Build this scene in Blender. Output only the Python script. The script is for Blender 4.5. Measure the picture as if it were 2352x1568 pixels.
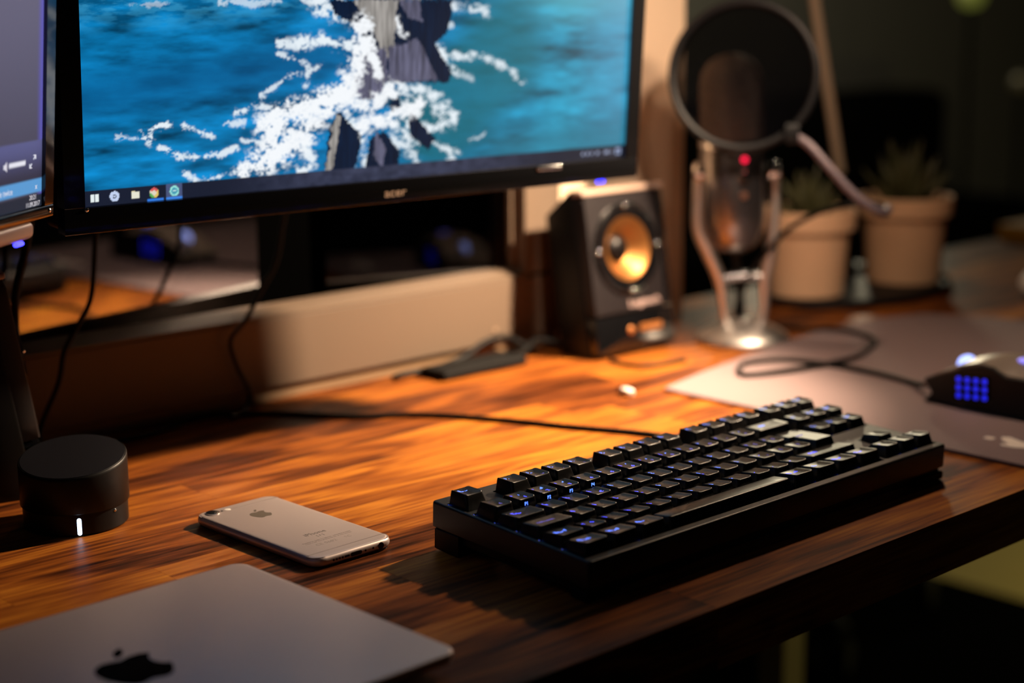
import bpy, math, random
import numpy as np
from mathutils import Vector, Matrix
random.seed(7)
R_ = math.radians
MM = 0.001
sc = bpy.context.scene
for o in list(bpy.data.objects): bpy.data.objects.remove(o)
COL = sc.collection

# ------------------------------------------------------------ camera, light, exposure
cam_d = bpy.data.cameras.new('camera'); cam = bpy.data.objects.new('camera', cam_d); COL.objects.link(cam)
cam_d.sensor_fit = 'HORIZONTAL'; cam_d.sensor_width = 36.0
cam_d.lens = 3805.8 * 36.0 / 2352.0
cam_d.clip_start = 0.02; cam_d.clip_end = 60
Rw = Matrix(((0.73379396, -0.67928887, -0.01063246), (0.14568783, 0.14205273, 0.9790792), (-0.66356724, -0.71999142, 0.20316156)))
cam.matrix_world = Matrix.Translation(Vector((-628.555, -617.721, 334.064)) * MM) @ Rw.transposed().to_4x4()
cam_d.dof.use_dof = True; cam_d.dof.focus_distance = 1.037; cam_d.dof.aperture_fstop = 3.2
sc.camera = cam

world = bpy.data.worlds.new('world'); sc.world = world; world.use_nodes = True
bg = world.node_tree.nodes['Background']; bg.inputs[0].default_value = (0.9, 0.85, 0.8, 1); bg.inputs[1].default_value = 0.0015

def light(name, kind, loc, energy, color, size=0.02, rot=None, **kw):
    d = bpy.data.lights.new(name, kind); d.energy = energy; d.color = color
    if kind in ('POINT', 'SPOT'): d.shadow_soft_size = size
    if kind == 'AREA': d.size = size
    for k, v in kw.items(): setattr(d, k, v)
    o = bpy.data.objects.new(name, d); COL.objects.link(o); o.location = Vector(loc) * MM
    if rot: o.rotation_euler = rot
    return o
LAMP = (578, 189, 412)
AIM = (Vector((235, 432, 0)) - Vector(LAMP)).normalized()
light('lamp_beam', 'SPOT', LAMP, 70.0, (1.0, 0.74, 0.50), size=0.015, rot=AIM.to_track_quat('-Z', 'Y').to_euler(), spot_size=R_(87), spot_blend=1.0)
light('lamp_spill', 'POINT', LAMP, 3.0, (1.0, 0.74, 0.52), size=0.015)
# dim light of the room behind the camera
light('room_light', 'AREA', (-1500, -2200, 1500), 0.3, (1.0, 0.78, 0.50), size=1.2, rot=(R_(60), 0, R_(-35)))
light('far_room_light', 'POINT', (3000, 2100, 760), 32.0, (1.0, 0.86, 0.58), size=0.12)
WASH = (Vector((590, 525, 130)) - Vector((150, -260, 720))).normalized()
light('column_fill', 'SPOT', (150, -260, 720), 25.0, (1.0, 0.76, 0.58), size=0.03, rot=WASH.to_track_quat('-Z', 'Y').to_euler(), spot_size=R_(34), spot_blend=.8)  # added fill, no lamp stands here; brightens the wall by the microphone
light('floor_fill', 'POINT', (2300, 250, -330), 15.0, (1.0, 0.85, 0.30), size=0.06)  # added fill without a lamp, brightens the carpet and the desk leg

vs = sc.view_settings
vs.view_transform = 'Standard'; vs.look = 'None'; vs.exposure = 0.0; vs.gamma = 1.0; vs.use_curve_mapping = False

# ------------------------------------------------------------ materials
MATS = {}
def mat(name, col=(.5, .5, .5), rough=.5, metal=0., spec=.5, emis=None, es=1., coat=0., bump=None, alpha=None, var=None, aniso=0, ior=None):
    if name in MATS: return MATS[name]
    m = bpy.data.materials.new(name); m.use_nodes = True; nt = m.node_tree; b = nt.nodes['Principled BSDF']
    b.inputs['Base Color'].default_value = (*col, 1); b.inputs['Roughness'].default_value = rough
    b.inputs['Metallic'].default_value = metal; b.inputs['Specular IOR Level'].default_value = spec
    if ior: b.inputs['IOR'].default_value = ior
    if coat: b.inputs['Coat Weight'].default_value = coat; b.inputs['Coat Roughness'].default_value = .05
    if emis: b.inputs['Emission Color'].default_value = (*emis, 1); b.inputs['Emission Strength'].default_value = es
    if alpha is not None: b.inputs['Alpha'].default_value = alpha
    if var or bump:
        tc = nt.nodes.new('ShaderNodeTexCoord'); nz = nt.nodes.new('ShaderNodeTexNoise'); nt.links.new(tc.outputs['Object'], nz.inputs[0])
        nz.inputs['Scale'].default_value = (var or bump)[0]; nz.inputs['Detail'].default_value = 6
        if var:
            mx = nt.nodes.new('ShaderNodeMix'); mx.data_type = 'RGBA'; mx.inputs['A'].default_value = (*col, 1); mx.inputs['B'].default_value = (*var[1], 1)
            nt.links.new(nz.outputs[0], mx.inputs['Factor']); nt.links.new(mx.outputs['Result'], b.inputs['Base Color'])
        if bump:
            nz2 = nt.nodes.new('ShaderNodeTexNoise'); nt.links.new(tc.outputs['Object'], nz2.inputs[0]); nz2.inputs['Scale'].default_value = bump[0]
            bp = nt.nodes.new('ShaderNodeBump'); bp.inputs['Strength'].default_value = bump[1]; bp.inputs['Distance'].default_value = bump[2] * MM
            nt.links.new(nz2.outputs[0], bp.inputs['Height']); nt.links.new(bp.outputs[0], b.inputs['Normal'])
    MATS[name] = m; return m

def wood_mat():
    m = bpy.data.materials.new('walnut_stave'); m.use_nodes = True; nt = m.node_tree; N = nt.nodes; L = nt.links; b = N['Principled BSDF']
    geo = N.new('ShaderNodeNewGeometry'); oi = N.new('ShaderNodeObjectInfo')
    def math_(op, a, bb=None):
        n = N.new('ShaderNodeMath'); n.operation = op
        for i, v in enumerate((a, bb)):
            if v is None: continue
            if isinstance(v, (int, float)): n.inputs[i].default_value = v
            else: L.new(v, n.inputs[i])
        return n.outputs[0]
    off = N.new('ShaderNodeCombineXYZ'); r1 = math_('MULTIPLY', oi.outputs['Random'], 37.0); r2 = math_('MULTIPLY', oi.outputs['Random'], 91.0)
    L.new(r1, off.inputs[0]); L.new(r2, off.inputs[1]); L.new(math_('MULTIPLY', oi.outputs['Random'], 13.0), off.inputs[2])
    add = N.new('ShaderNodeVectorMath'); add.operation = 'ADD'; L.new(geo.outputs['Position'], add.inputs[0]); L.new(off.outputs[0], add.inputs[1])
    def mapped(s):
        mp = N.new('ShaderNodeVectorMath'); mp.operation = 'MULTIPLY'; L.new(add.outputs[0], mp.inputs[0]); mp.inputs[1].default_value = s; return mp.outputs[0]
    # growth rings: distorted long bands
    n1 = N.new('ShaderNodeTexNoise'); L.new(mapped((3.5, 22, 22)), n1.inputs[0]); n1.inputs['Scale'].default_value = 1.0; n1.inputs['Detail'].default_value = 3; n1.inputs['Distortion'].default_value = .8
    ring = math_('SINE', math_('MULTIPLY', n1.outputs[0], 26.0)); ring = math_('MULTIPLY_ADD', ring, .5); N[-1 if False else ring.node.name].inputs[2].default_value = .5
    n2 = N.new('ShaderNodeTexNoise'); L.new(mapped((15, 330, 330)), n2.inputs[0]); n2.inputs['Scale'].default_value = 1.0; n2.inputs['Detail'].default_value = 5
    n3 = N.new('ShaderNodeTexNoise'); L.new(mapped((5, 14, 14)), n3.inputs[0]); n3.inputs['Scale'].default_value = 1.0; n3.inputs['Detail'].default_value = 2
    t = math_('ADD', math_('MULTIPLY', ring, .21), math_('MULTIPLY', n2.outputs[0], .76))
    t = math_('ADD', t, math_('MULTIPLY', n3.outputs[0], .66))
    t = math_('ADD', t, math_('MULTIPLY', math_('SUBTRACT', oi.outputs['Random'], .5), .36))
    t = math_('SUBTRACT', t, .35)
    cr = N.new('ShaderNodeValToRGB'); L.new(t, cr.inputs[0]); e = cr.color_ramp.elements
    e[0].position = .10; e[0].color = (.010, .0030, .0015, 1); e[1].position = .95; e[1].color = (.64, .28, .026, 1)
    for p, c in ((.32, (.10, .026, .007, 1)), (.5, (.25, .070, .011, 1)), (.72, (.44, .150, .018, 1))):
        k = e.new(p); k.color = c
    L.new(cr.outputs[0], b.inputs['Base Color'])
    rr = N.new('ShaderNodeMapRange'); L.new(n2.outputs[0], rr.inputs[0]); rr.inputs[3].default_value = .36; rr.inputs[4].default_value = .52
    L.new(rr.outputs[0], b.inputs['Roughness']); b.inputs['Specular IOR Level'].default_value = .05
    bp = N.new('ShaderNodeBump'); bp.inputs['Strength'].default_value = .35; bp.inputs['Distance'].default_value = .0002; L.new(n2.outputs[0], bp.inputs['Height']); L.new(bp.outputs[0], b.inputs['Normal'])
    return m
WOOD = wood_mat()

BLACK = mat('black_plastic', (.0025, .0025, .003), .45, spec=.3, bump=(900, .15, .1))
GLOSSB = mat('gloss_black', (.003, .003, .0035), .12, coat=.6)
KEYM = mat('keycap_plastic', (.006, .005, .005), .33, spec=.42, bump=(1400, .25, .06))
CASEM = mat('keyboard_case', (.009, .008, .008), .42, spec=.5, bump=(1200, .3, .08))
CASED = mat('keyboard_well', (.008, .008, .009), .6)
RUB = mat('rubber', (.003, .003, .003), .75, spec=.2)
LEG = mat('legend_glow', (.1, .1, .5), .5, emis=(.05, .065, 1.0), es=3.4)
LEG2 = mat('legend_glow_dim', (.1, .1, .4), .5, emis=(.22, .18, .95), es=.6)
LEG3 = mat('legend_glow_bright', (.1, .2, .6), .5, emis=(.085, .20, 1.0), es=3.3)
LEAKB = mat('leak_blue', (.05, .1, .6), .4, emis=(.02, .10, 1.0), es=1.6)
CABLE = mat('cable_rubber', (.0015, .0015, .0015), .55, spec=.2)
ALU = mat('silver_aluminium', (.56, .47, .45), .42, metal=.55, spec=.5)
ALUL = mat('laptop_aluminium', (.60, .50, .48), .50, metal=.75)
ALUD = mat('antenna_band', (.24, .19, .18), .45)
INK = mat('grey_print', (.13, .11, .10), .5)
CHROME = mat('chrome', (.92, .90, .90), .12, metal=1.)
SATIN = mat('satin_nickel', (.80, .76, .72), .42, metal=1.)
DCHROME = mat('dark_metal', (.28, .26, .26), .26, metal=.9)
FRAMEP = mat('cream_dimmed', (.14, .10, .072), .45, spec=.3, bump=(60, .1, .3))  # same cream as the wall, darkened to offset the strong lamp beam
WALLP = mat('cream_lifted', (.80, .60, .42), .7, bump=(90, .3, .5))  # same cream as the frame, lightened to make up for weak light
POT = mat('terracotta_cream', (.85, .52, .31), .72, var=(25, (.72, .42, .24)), bump=(300, .3, .3))
SOIL = mat('soil', (.03, .018, .01), .9, bump=(200, .8, 2))
LEAF = mat('succulent_green', (.05, .065, .02), .5, var=(60, (.09, .07, .03)))
TRAYM = mat('black_tray', (.006, .005, .005), .6, spec=.3)
PAD = mat('mauve_cloth', (.24, .175, .175), .7, spec=.1, bump=(1500, .4, .15))
PADP = mat('pale_print', (.95, .85, .76), .6)
LAMPM = mat('pale_beige_metal', (.62, .46, .33), .35)
WHITEP = mat('white_plastic', (.8, .74, .68), .22)
NECK = mat('gooseneck_grey', (.11, .085, .10), .42, metal=.2, bump=(1200, .6, .4))
FLOORM = mat('olive_carpet', (.20, .155, .045), .9, bump=(80, .6, 2))
DARKW = mat('charcoal_wall', (.085, .084, .078), .9, bump=(30, .2, 1))
SOFA = mat('black_fabric', (.0015, .0015, .0015), 1., spec=0., bump=(200, .5, 1))
MUST = mat('mustard_book', (.42, .20, .01), .7)

# ------------------------------------------------------------ mesh builder (millimetres)
class MB:
    def __init__(s): s.v = []; s.f = []
    def add(s, vs, fs, M=None):
        n = len(s.v)
        s.v += [tuple(M @ Vector(p)) if M is not None else tuple(p) for p in vs]
        s.f += [tuple(i + n for i in f) for f in fs]; return s
    def rings(s, rs, cap0=True, cap1=True, closed=True, M=None):
        n = len(rs[0]); vs = [p for r in rs for p in r]; fs = []
        for k in range(len(rs) - 1):
            for i in range(n if closed else n - 1):
                j = (i + 1) % n; fs.append((k*n+i, k*n+j, (k+1)*n+j, (k+1)*n+i))
        if cap0: fs.append(tuple(reversed(range(n))))
        if cap1: fs.append(tuple((len(rs)-1)*n+i for i in range(n)))
        return s.add(vs, fs, M)
    def slab(s, poly, z0, z1, ch=0.3, M=None, seg=1):
        rs = []
        a = offset(poly, -ch)
        rs.append([(x, y, z0) for x, y in a])
        for k in range(seg):
            t = (k + 1) / seg * math.pi / 2
            rs.append([(x, y, z0 + ch * (1 - math.cos(t))) for x, y in offset(poly, -ch * (1 - math.sin(t)))])
        for k in range(seg):
            t = (k) / seg * math.pi / 2
            rs.append([(x, y, z1 - ch + ch * math.sin(t)) for x, y in offset(poly, -ch * (1 - math.cos(t)))])
        rs.append([(x, y, z1) for x, y in a])
        return s.rings(rs, M=M)
    def box(s, x0, x1, y0, y1, z0, z1, ch=0.3, M=None, seg=1):
        return s.slab([(x0, y0), (x1, y0), (x1, y1), (x0, y1)], z0, z1, ch, M, seg)
    def lathe(s, prof, c=(0, 0, 0), n=40, M=None, cap0=True, cap1=True):
        T = Matrix.Translation(Vector(c))
        if M is not None: T = T @ M
        return s.rings([[(r*math.cos(2*math.pi*i/n), r*math.sin(2*math.pi*i/n), z) for i in range(n)] for r, z in prof], cap0, cap1, M=T)
    def tube(s, pts, r, n=10, smooth=True):
        P = catmull(pts, 6) if smooth and len(pts) > 2 else [Vector(p) for p in pts]
        rad = (lambda t: r) if isinstance(r, (int, float)) else (lambda t: np.interp(t, np.linspace(0, 1, len(r)), r))
        up = Vector((0, 0, 1)); rs = []; prev = None
        for i, p in enumerate(P):
            d = (P[min(i+1, len(P)-1)] - P[max(i-1, 0)]).normalized()
            if prev is None:
                a = d.cross(up); 
                if a.length < 1e-3: a = d.cross(Vector((1, 0, 0)))
                a.normalize()
            else:
                a = (prev - d * prev.dot(d)).normalized()
            prev = a; b = d.cross(a); rr = rad(i / (len(P) - 1))
            rs.append([tuple(p + a * rr * math.cos(2*math.pi*k/n) + b * rr * math.sin(2*math.pi*k/n)) for k in range(n)])
        return s.rings(rs)
    def sphere(s, c, r, n=16, sx=1, sy=1, sz=1):
        prof = [(max(1e-3, r*math.sin(math.pi*k/n)), -r*math.cos(math.pi*k/n)) for k in range(n+1)]
        return s.lathe(prof, c, 2*n, Matrix.Diagonal((sx, sy, sz, 1)))
    def build(s, name, m, parent=None, smooth=True, angle=38, M=None):
        me = bpy.data.meshes.new(name)
        v = [tuple((M @ Vector(p) if M is not None else Vector(p)) * MM) for p in s.v]
        me.from_pydata(v, [], s.f); me.validate()
        import bmesh
        bm = bmesh.new(); bm.from_mesh(me); bmesh.ops.recalc_face_normals(bm, faces=bm.faces); bm.to_mesh(me); bm.free()
        if smooth:
            me.shade_smooth(); me.set_sharp_from_angle(angle=R_(angle))
        me.materials.append(m)
        o = bpy.data.objects.new(name, me); COL.objects.link(o)
        if parent: o.parent = parent
        return o

def area(poly): return sum(poly[i][0]*poly[(i+1) % len(poly)][1] - poly[(i+1) % len(poly)][0]*poly[i][1] for i in range(len(poly))) / 2
def offset(poly, d):
    """grow (d>0) or shrink (d<0) a polygon"""
    if abs(d) < 1e-9: return list(poly)
    sgn = 1 if area(poly) > 0 else -1; n = len(poly); out = []
    for i in range(n):
        p0, p1, p2 = Vector(poly[i-1]), Vector(poly[i]), Vector(poly[(i+1) % n])
        a = (p1 - p0); b = (p2 - p1)
        if a.length < 1e-6 or b.length < 1e-6: out.append(tuple(p1)); continue
        a.normalize(); b.normalize()
        na = Vector((a.y, -a.x)) * sgn; nb = Vector((b.y, -b.x)) * sgn
        m = na + nb; k = m.dot(na)
        out.append(tuple(p1 + (m * (d / k) if k > .2 else na * d)))
    return out
def rrect(x0, x1, y0, y1, r, n=6):
    out = []
    for cx, cy, a0 in ((x1-r, y0+r, -90), (x1-r, y1-r, 0), (x0+r, y1-r, 90), (x0+r, y0+r, 180)):
        for k in range(n+1):
            t = R_(a0 + 90*k/n); out.append((cx + r*math.cos(t), cy + r*math.sin(t)))
    return out
def catmull(pts, sub):
    P = [Vector(p) for p in pts]; out = []
    for i in range(len(P) - 1):
        p0, p1, p2, p3 = P[max(i-1, 0)], P[i], P[i+1], P[min(i+2, len(P)-1)]
        for k in range(sub):
            t = k / sub
            out.append(.5*((2*p1) + (p2-p0)*t + (2*p0-5*p1+4*p2-p3)*t*t + (3*p1-p0-3*p2+p3)*t**3))
    out.append(P[-1]); return out
def empty(name, loc=(0, 0, 0), rot=(0, 0, 0)):
    o = bpy.data.objects.new(name, None); COL.objects.link(o); o.location = Vector(loc) * MM; o.rotation_euler = rot; o.empty_display_size = .02; return o
def tag(o, label, cat, group=None, kind=None):
    if label: o['label'] = label
    if cat: o['category'] = cat
    if group: o['group'] = group
    if kind: o['kind'] = kind
    return o
def struct(o): o['kind'] = 'structure'; return o

TEXTQ = []
def text(s, size, xf, name, m, parent, extrude=.04, align='CENTER', sx=1.0):
    """queue flat lettering: xf maps (x, y, z) in mm of the text plane to a local point"""
    c = bpy.data.curves.new('lettering', 'FONT'); c.body = s; c.size = size; c.extrude = extrude; c.align_x = align; c.align_y = 'CENTER'; c.resolution_u = 3
    o = bpy.data.objects.new('lettering', c); COL.objects.link(o); TEXTQ.append((o, xf, name, m, parent, sx))
def flush_text():
    bpy.context.view_layer.update(); dg = bpy.context.evaluated_depsgraph_get()
    for o, xf, name, m, parent, sx in TEXTQ:
        me = bpy.data.meshes.new_from_object(o.evaluated_get(dg))
        for v in me.vertices:
            v.co = Vector(xf(v.co.x * sx, v.co.y, v.co.z)) * MM
        me.materials.clear(); me.materials.append(m); me.name = name
        q = bpy.data.objects.new(name, me); COL.objects.link(q); q.parent = parent
    for o, *_ in TEXTQ: bpy.data.objects.remove(o)
    TEXTQ.clear()

# ------------------------------------------------------------ the setting
def wbox(name, x0, x1, y0, y1, z0, z1, m, parent=None, ch=.5): return MB().box(x0, x1, y0, y1, z0, z1, ch).build(name, m, parent)
struct(wbox('floor', -3000, 6500, -3500, 3200, -760, -740, FLOORM))
shade_sheet = tag(MB().slab(rrect(300, 1940, -1200, 1500, 40, 4), -739.8, -728, 4).build('shade_sheet', SOFA), 'black sheet added to darken the olive carpet under the desk', 'shade_sheet')  # black sheet added so the floor under the desk goes dark
struct(wbox('wall_far', 1400, 6500, 3100, 3180, -740, 2200, DARKW))
struct(wbox('wall_back', 443+46, 668, 524, 640, .3, 1100, WALLP))
win = struct(empty('window_1', (0, 525, 0)))
# casement: bottom rail, right stile, glazing bead, dark pane
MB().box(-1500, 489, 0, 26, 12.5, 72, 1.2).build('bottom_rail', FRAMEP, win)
MB().box(-1500, 489, 5, 60, .3, 12.4, .3).build('sill_shadow_gap', mat('shadow_brown', (.20, .12, .06), .8), win)  # brown colour painted in for the shadow band under the rail
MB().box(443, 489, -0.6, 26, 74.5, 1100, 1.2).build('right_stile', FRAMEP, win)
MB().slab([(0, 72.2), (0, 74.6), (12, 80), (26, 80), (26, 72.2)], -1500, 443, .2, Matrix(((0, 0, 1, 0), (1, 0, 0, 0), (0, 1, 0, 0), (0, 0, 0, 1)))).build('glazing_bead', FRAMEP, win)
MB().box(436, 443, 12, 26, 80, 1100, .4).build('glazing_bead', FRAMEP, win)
MB().lathe([(2.2, 0), (2.2, .6), (1.6, 1.0)], (403, -.2, 26), 16, Matrix.Rotation(R_(90), 4, 'X')).build('screw_cap', mat('cap_brown', (.30, .20, .13), .5), win)
gl = bpy.data.materials.new('night_window_glass'); gl.use_nodes = True; nt = gl.node_tree
nt.nodes.clear(); out = nt.nodes.new('ShaderNodeOutputMaterial'); mx = nt.nodes.new('ShaderNodeMixShader'); tr = nt.nodes.new('ShaderNodeBsdfTransparent'); gs = nt.nodes.new('ShaderNodeBsdfGlossy')
tr.inputs[0].default_value = (.5, .5, .5, 1); gs.inputs['Roughness'].default_value = .0; gs.inputs[0].default_value = (.95, .95, 1, 1)
fr = nt.nodes.new('ShaderNodeFresnel'); fr.inputs[0].default_value = 3.4
nt.links.new(fr.outputs[0], mx.inputs[0]); nt.links.new(tr.outputs[0], mx.inputs[1]); nt.links.new(gs.outputs[0], mx.inputs[2]); nt.links.new(mx.outputs[0], out.inputs[0])
def pane(px, py, yaw, tilt, x0, x1, m):
    M = Matrix.Translation((px, py - 525, 72)) @ Matrix.Rotation(R_(yaw), 4, 'Z') @ Matrix.Rotation(R_(tilt), 4, 'X')
    MB().box(x0, x1, 0, 3, -6, 1000, .05, M).build('pane', m, win)
# both panes are turned only to steer where desk and mouse reflect
pane(178, 584.5, 6.5, 1.0, -400, 0, gl)
gl2 = gl.copy(); gl2.name = 'night_window_glass_plain'; gl2.node_tree.nodes['Fresnel'].inputs[0].default_value = 1.65
pane(443, 541, -10, 0, -200, 0, gl2)
MB().box(179, 250, 62, 80, 40, 1100, 1).build('mullion', mat('matte_black', (.0006, .0006, .0006), 1., spec=0.), win)
# dark shutter outside the pane
MB().box(-1500, 489, 90, 94, .3, 1100, .1).build('shutter', SOFA, win)

# ------------------------------------------------------------ desk of laminated staves
desk = tag(empty('desk', (0, 0, 0)), 'dark walnut butcher-block desk with a thick square front edge', 'desk')
ROWW = 46.6; y = -52.0; rr = random.Random(21); row = 0
while y < 600:
    x = -1100 - rr.random() * 500
    while x < 1650:
        L = rr.uniform(330, 760)
        MB().box(max(x, -1100), min(x + L, 1650), y, y + ROWW, -37, 0, .12).build('stave', WOOD, desk, smooth=False)
        x += L
        if x > 1650: break
    y += ROWW; row += 1
LEGP = mat('dim_painted_leg', (.50, .42, .22), .6)
for lx, ly in ((876, 543), (-950, 520), (-950, 20), (1560, 520)):
    MB().box(lx - 19, lx + 19, ly - 19, ly + 19, (-727.9 if lx > 800 else -740), -37.2, 3).build('leg', LEGP, desk)

# ------------------------------------------------------------ keyboard
U = 19.05
kb = tag(empty('keyboard', (0, 0, 0), (R_(2.5), 0, 0)), 'black compact mechanical keyboard with blue backlit letters along the desk edge', 'keyboard')
OY, OZ = 16.0, 22.0   # shift from key coordinates to the root
X0, X1, Y0, Y1 = -3.0, 351.0, 0.0, 137.0
ROWS = {'F': (5.25*U, 12.3, 2.66, -2), 'N': (4*U, 12.2, -.19, -3), 'Q': (3*U, 9.8, .5, -5), 'A': (2*U, 9.65, .75, -7), 'Z': (1*U, 9.1, 1.25, -10), 'C': (0.0, 10.0, 1.05, -9)}
for r in ROWS: ROWS[r] = (ROWS[r][0] + 0.0,) + ROWS[r][1:]
# wells (u0,u1,row y range)
def ry(y0, y1): return (y0*U - U/2 - .4 + OY, y1*U + U/2 + .4 + OY)
wells = [(0, 1, 5.25, 5.25), (2, 6, 5.25, 5.25), (6.5, 10.5, 5.25, 5.25), (11, 15, 5.25, 5.25), (15.25, 18.25, 5.25, 5.25), (0, 15, 0, 4), (15.25, 18.25, 3, 4), (16.25, 17.25, 1, 1), (15.25, 18.25, 0, 0)]
wells = [(a*U - .4, b*U + .4, *ry(c, d)) for a, b, c, d in wells]
xs = sorted({X0 + 1.6, X1 - 1.6, *[w[0] for w in wells], *[w[1] for w in wells]}); ys = sorted({Y0 + 1.4, Y1 - 1.6, *[w[2] for w in wells], *[w[3] for w in wells]})
def inwell(x, y): return any(w[0] < x < w[1] and w[2] < y < w[3] for w in wells)
pl = MB(); ZT, ZW = 26.0, 17.0; T_ = {}
def pv(i, j, z):
    k = (i, j, z)
    if k not in T_: T_[k] = len(pl.v); pl.v.append((xs[i], ys[j], z))
    return T_[k]
for i in range(len(xs)-1):
    for j in range(len(ys)-1):
        a = inwell((xs[i]+xs[i+1])/2, (ys[j]+ys[j+1])/2); z = ZW if a else ZT
        if not a: pl.f.append((pv(i, j, z), pv(i+1, j, z), pv(i+1, j+1, z), pv(i, j+1, z)))
        if i+2 < len(xs) and inwell((xs[i+1]+xs[i+2])/2, (ys[j]+ys[j+1])/2) != a: pl.f.append((pv(i+1, j, ZW), pv(i+1, j+1, ZW), pv(i+1, j+1, ZT), pv(i+1, j, ZT)))
        if j+2 < len(ys) and inwell((xs[i]+xs[i+1])/2, (ys[j+1]+ys[j+2])/2) != a: pl.f.append((pv(i, j+1, ZW), pv(i+1, j+1, ZW), pv(i+1, j+1, ZT), pv(i, j+1, ZT)))
pl.build('top_frame', CASEM, kb, smooth=False)
# outer shell: side walls with a rounded upper lip
sh = MB(); oc = rrect(X0, X1, Y0, Y1, 2.5, 4)
rs = []
for ins, z in ((1.6, 26.0), (.9, 25.9), (.3, 25.4), (0, 24.4), (0, 10.0), (.8, 9.3), (3.4, 9.3)):
    rs.append([(x, y_, z) for x, y_ in offset(oc, -ins)])
sh.rings(rs, cap0=False, cap1=False); sh.build('case', CASEM, kb)
MB().slab(offset(oc, -3.2), 3.0, 16.9, .6).build('base_shell', BLACK, kb)
MB().slab(offset(oc, -1.9), 16.0, 17.0, .1).build('switch_plate', CASED, kb)
for fx, fy, w, d, z0 in ((318, .6, 32.5, 15, 0.0), (-2, 2.5, 26, 13, 0.0)):
    MB().box(fx, fx + w, fy, fy + d, z0 + .2, 6.4, 1.0).build('foot', RUB, kb)
for fx in (-2.6, 320):
    MB().box(fx, fx + 30, 112, 134, -4.6, 9.2, .8).build('rear_foot', BLACK, kb)

def captop(w, h, tsl, space=False):
    """height over the key's centre"""
    st = math.tan(R_(tsl)); hw = (w*U - 5.6)/2
    if space: return lambda x, y: h + y*st - .012*y*y
    k = 1.5 if w < 1.6 else .75
    return lambda x, y: h + y*st - k*(1 - min(1, (x/hw)**2)) + k*.45
CAPS = {}
def keycap(w, row):
    if (w, row) in CAPS: return CAPS[(w, row)]
    cy, h, dy, ts = ROWS[row]; space = (w > 4)
    H = captop(w, h, ts, space); tw, td = w*U - 5.9, 13.8
    n = 5; rings = []
    base = rrect(-(w*U-.9)/2, (w*U-.9)/2, -(U-.9)/2, (U-.9)/2, .8, n)
    topo = rrect(-tw/2 - .5, tw/2 + .5, -td/2 - .5 + dy, td/2 + .5 + dy, 2.0, n)
    mid = [((a[0]*.45 + b[0]*.55), (a[1]*.45 + b[1]*.55)) for a, b in zip(base, topo)]
    tc = (0, dy)
    rings.append([(x, y, 1.2) for x, y in base])
    rings.append([(x, y, 1.2 + (h - 1.2)*.55) for x, y in mid])
    rings.append([(x, y, H(x, y - dy) - .75) for x, y in topo])
    t1 = rrect(-tw/2 - .2, tw/2 + .2, -td/2 - .2 + dy, td/2 + .2 + dy, 1.9, n)
    rings.append([(x, y, H(x, y - dy) - .22) for x, y in t1])
    t2 = rrect(-tw/2 + .35, tw/2 - .35, -td/2 + .35 + dy, td/2 - .35 + dy, 1.6, n)
    rings.append([(x, y, H(x, y - dy)) for x, y in t2])
    for s in (.8, .6, .4, .2, .02):
        rings.append([(x*s, dy + (y - dy)*s, H(x*s, (y - dy)*s)) for x, y in t2])
    b = MB().rings(rings, cap0=False); o = b.build('keycap', KEYM, kb, angle=50)
    CAPS[(w, row)] = (o, H, dy, tw, td, [True]); return CAPS[(w, row)]
def place_key(u0, w, row, legs=(), side=None):
    """legs: (string, fx, fy, size, material); fx, fy in -1..1 over the top"""
    o, H, dy, tw, td, fresh = keycap(w, row)
    if fresh[0]: fresh[0] = False; q = o
    else: q = o.copy(); COL.objects.link(q)
    cx = (u0 + w/2)*U; cy = ROWS[row][0]
    q.location = Vector((cx, cy + OY, OZ)) * MM
    for s, fx, fy, size, m in legs:
        px, py = fx*tw/2, fy*td/2
        text(s, size, (lambda x, y, z, px=px, py=py: (x + px, y + py + dy, H(x + px, y + py) + .05 + z)), 'legend', m, q)
    if side:
        # printed on the slanted front wall of the cap
        sl_ = ((U-.9)/2 - td/2 - .5 + dy)/(H(0, -td/2) - .75 - 1.2)
        text(side, 3.1, (lambda x, y, z: (x - 1.0, -(U-.9)/2 - .15 + (9.2 + y - 1.2)*sl_ - z, 9.2 + y)), 'legend', LEG3, q)
    return q
B, D, G3 = LEG, LEG2, LEG3
def prim(s, m=B, size=4.6): return [(s, -.42, .45, size, m)]
place_key(0, 1, 'F', [('ESC', -.12, .42, 3.9, G3)])
subs = {1: 'Rate', 2: 'Breathe', 3: 'Color', 4: 'Brush'}
for i in range(12):
    u = 2 + i + (.5 if i > 3 else 0) + (.5 if i > 7 else 0)
    place_key(u, 1, 'F', [('F%d' % (i+1), -.25, .45, 3.9, G3)] + ([(subs[i+1], .1, -.62, 2.2, D)] if i+1 in subs else [('-', .1, -.62, 2.2, D)]))
for i, s in enumerate(('PrtSc', 'ScrLk', 'Pause')): place_key(15.25 + i, 1, 'F', [(s, -.1, .45, 2.9, G3)])
nums = [('\u00a7', '\u00b0', ''), ('1', '+', '|'), ('2', '"', '@'), ('3', '*', '#'), ('4', '\u00e7', ''), ('5', '%', ''), ('6', '&', '\u00ac'), ('7', '/', '|'), ('8', '(', '\u00a2'), ('9', ')', ''), ('0', '=', ''), ("'", '?', '\u00b4'), ('^', '`', '~')]
for i, (a, b_, c) in enumerate(nums):
    lg = [(a, .38 if i else .3, -.42, 3.9, D if i > 6 else B), (b_, -.62, .38, 4.0, G3 if not c else B)]
    if c: lg.append((c, .28, .55, 3.6, G3))
    if i == 0: lg = [(a, .25, -.35, 3.8, D), (b_, -.25, .4, 4.2, B)]
    place_key(i, 1, 'N', lg, side=('P%d' % i if 1 <= i <= 4 else None))
place_key(13, 2, 'N', [('Back', -.2, .3, 3.2, G3)])
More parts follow.
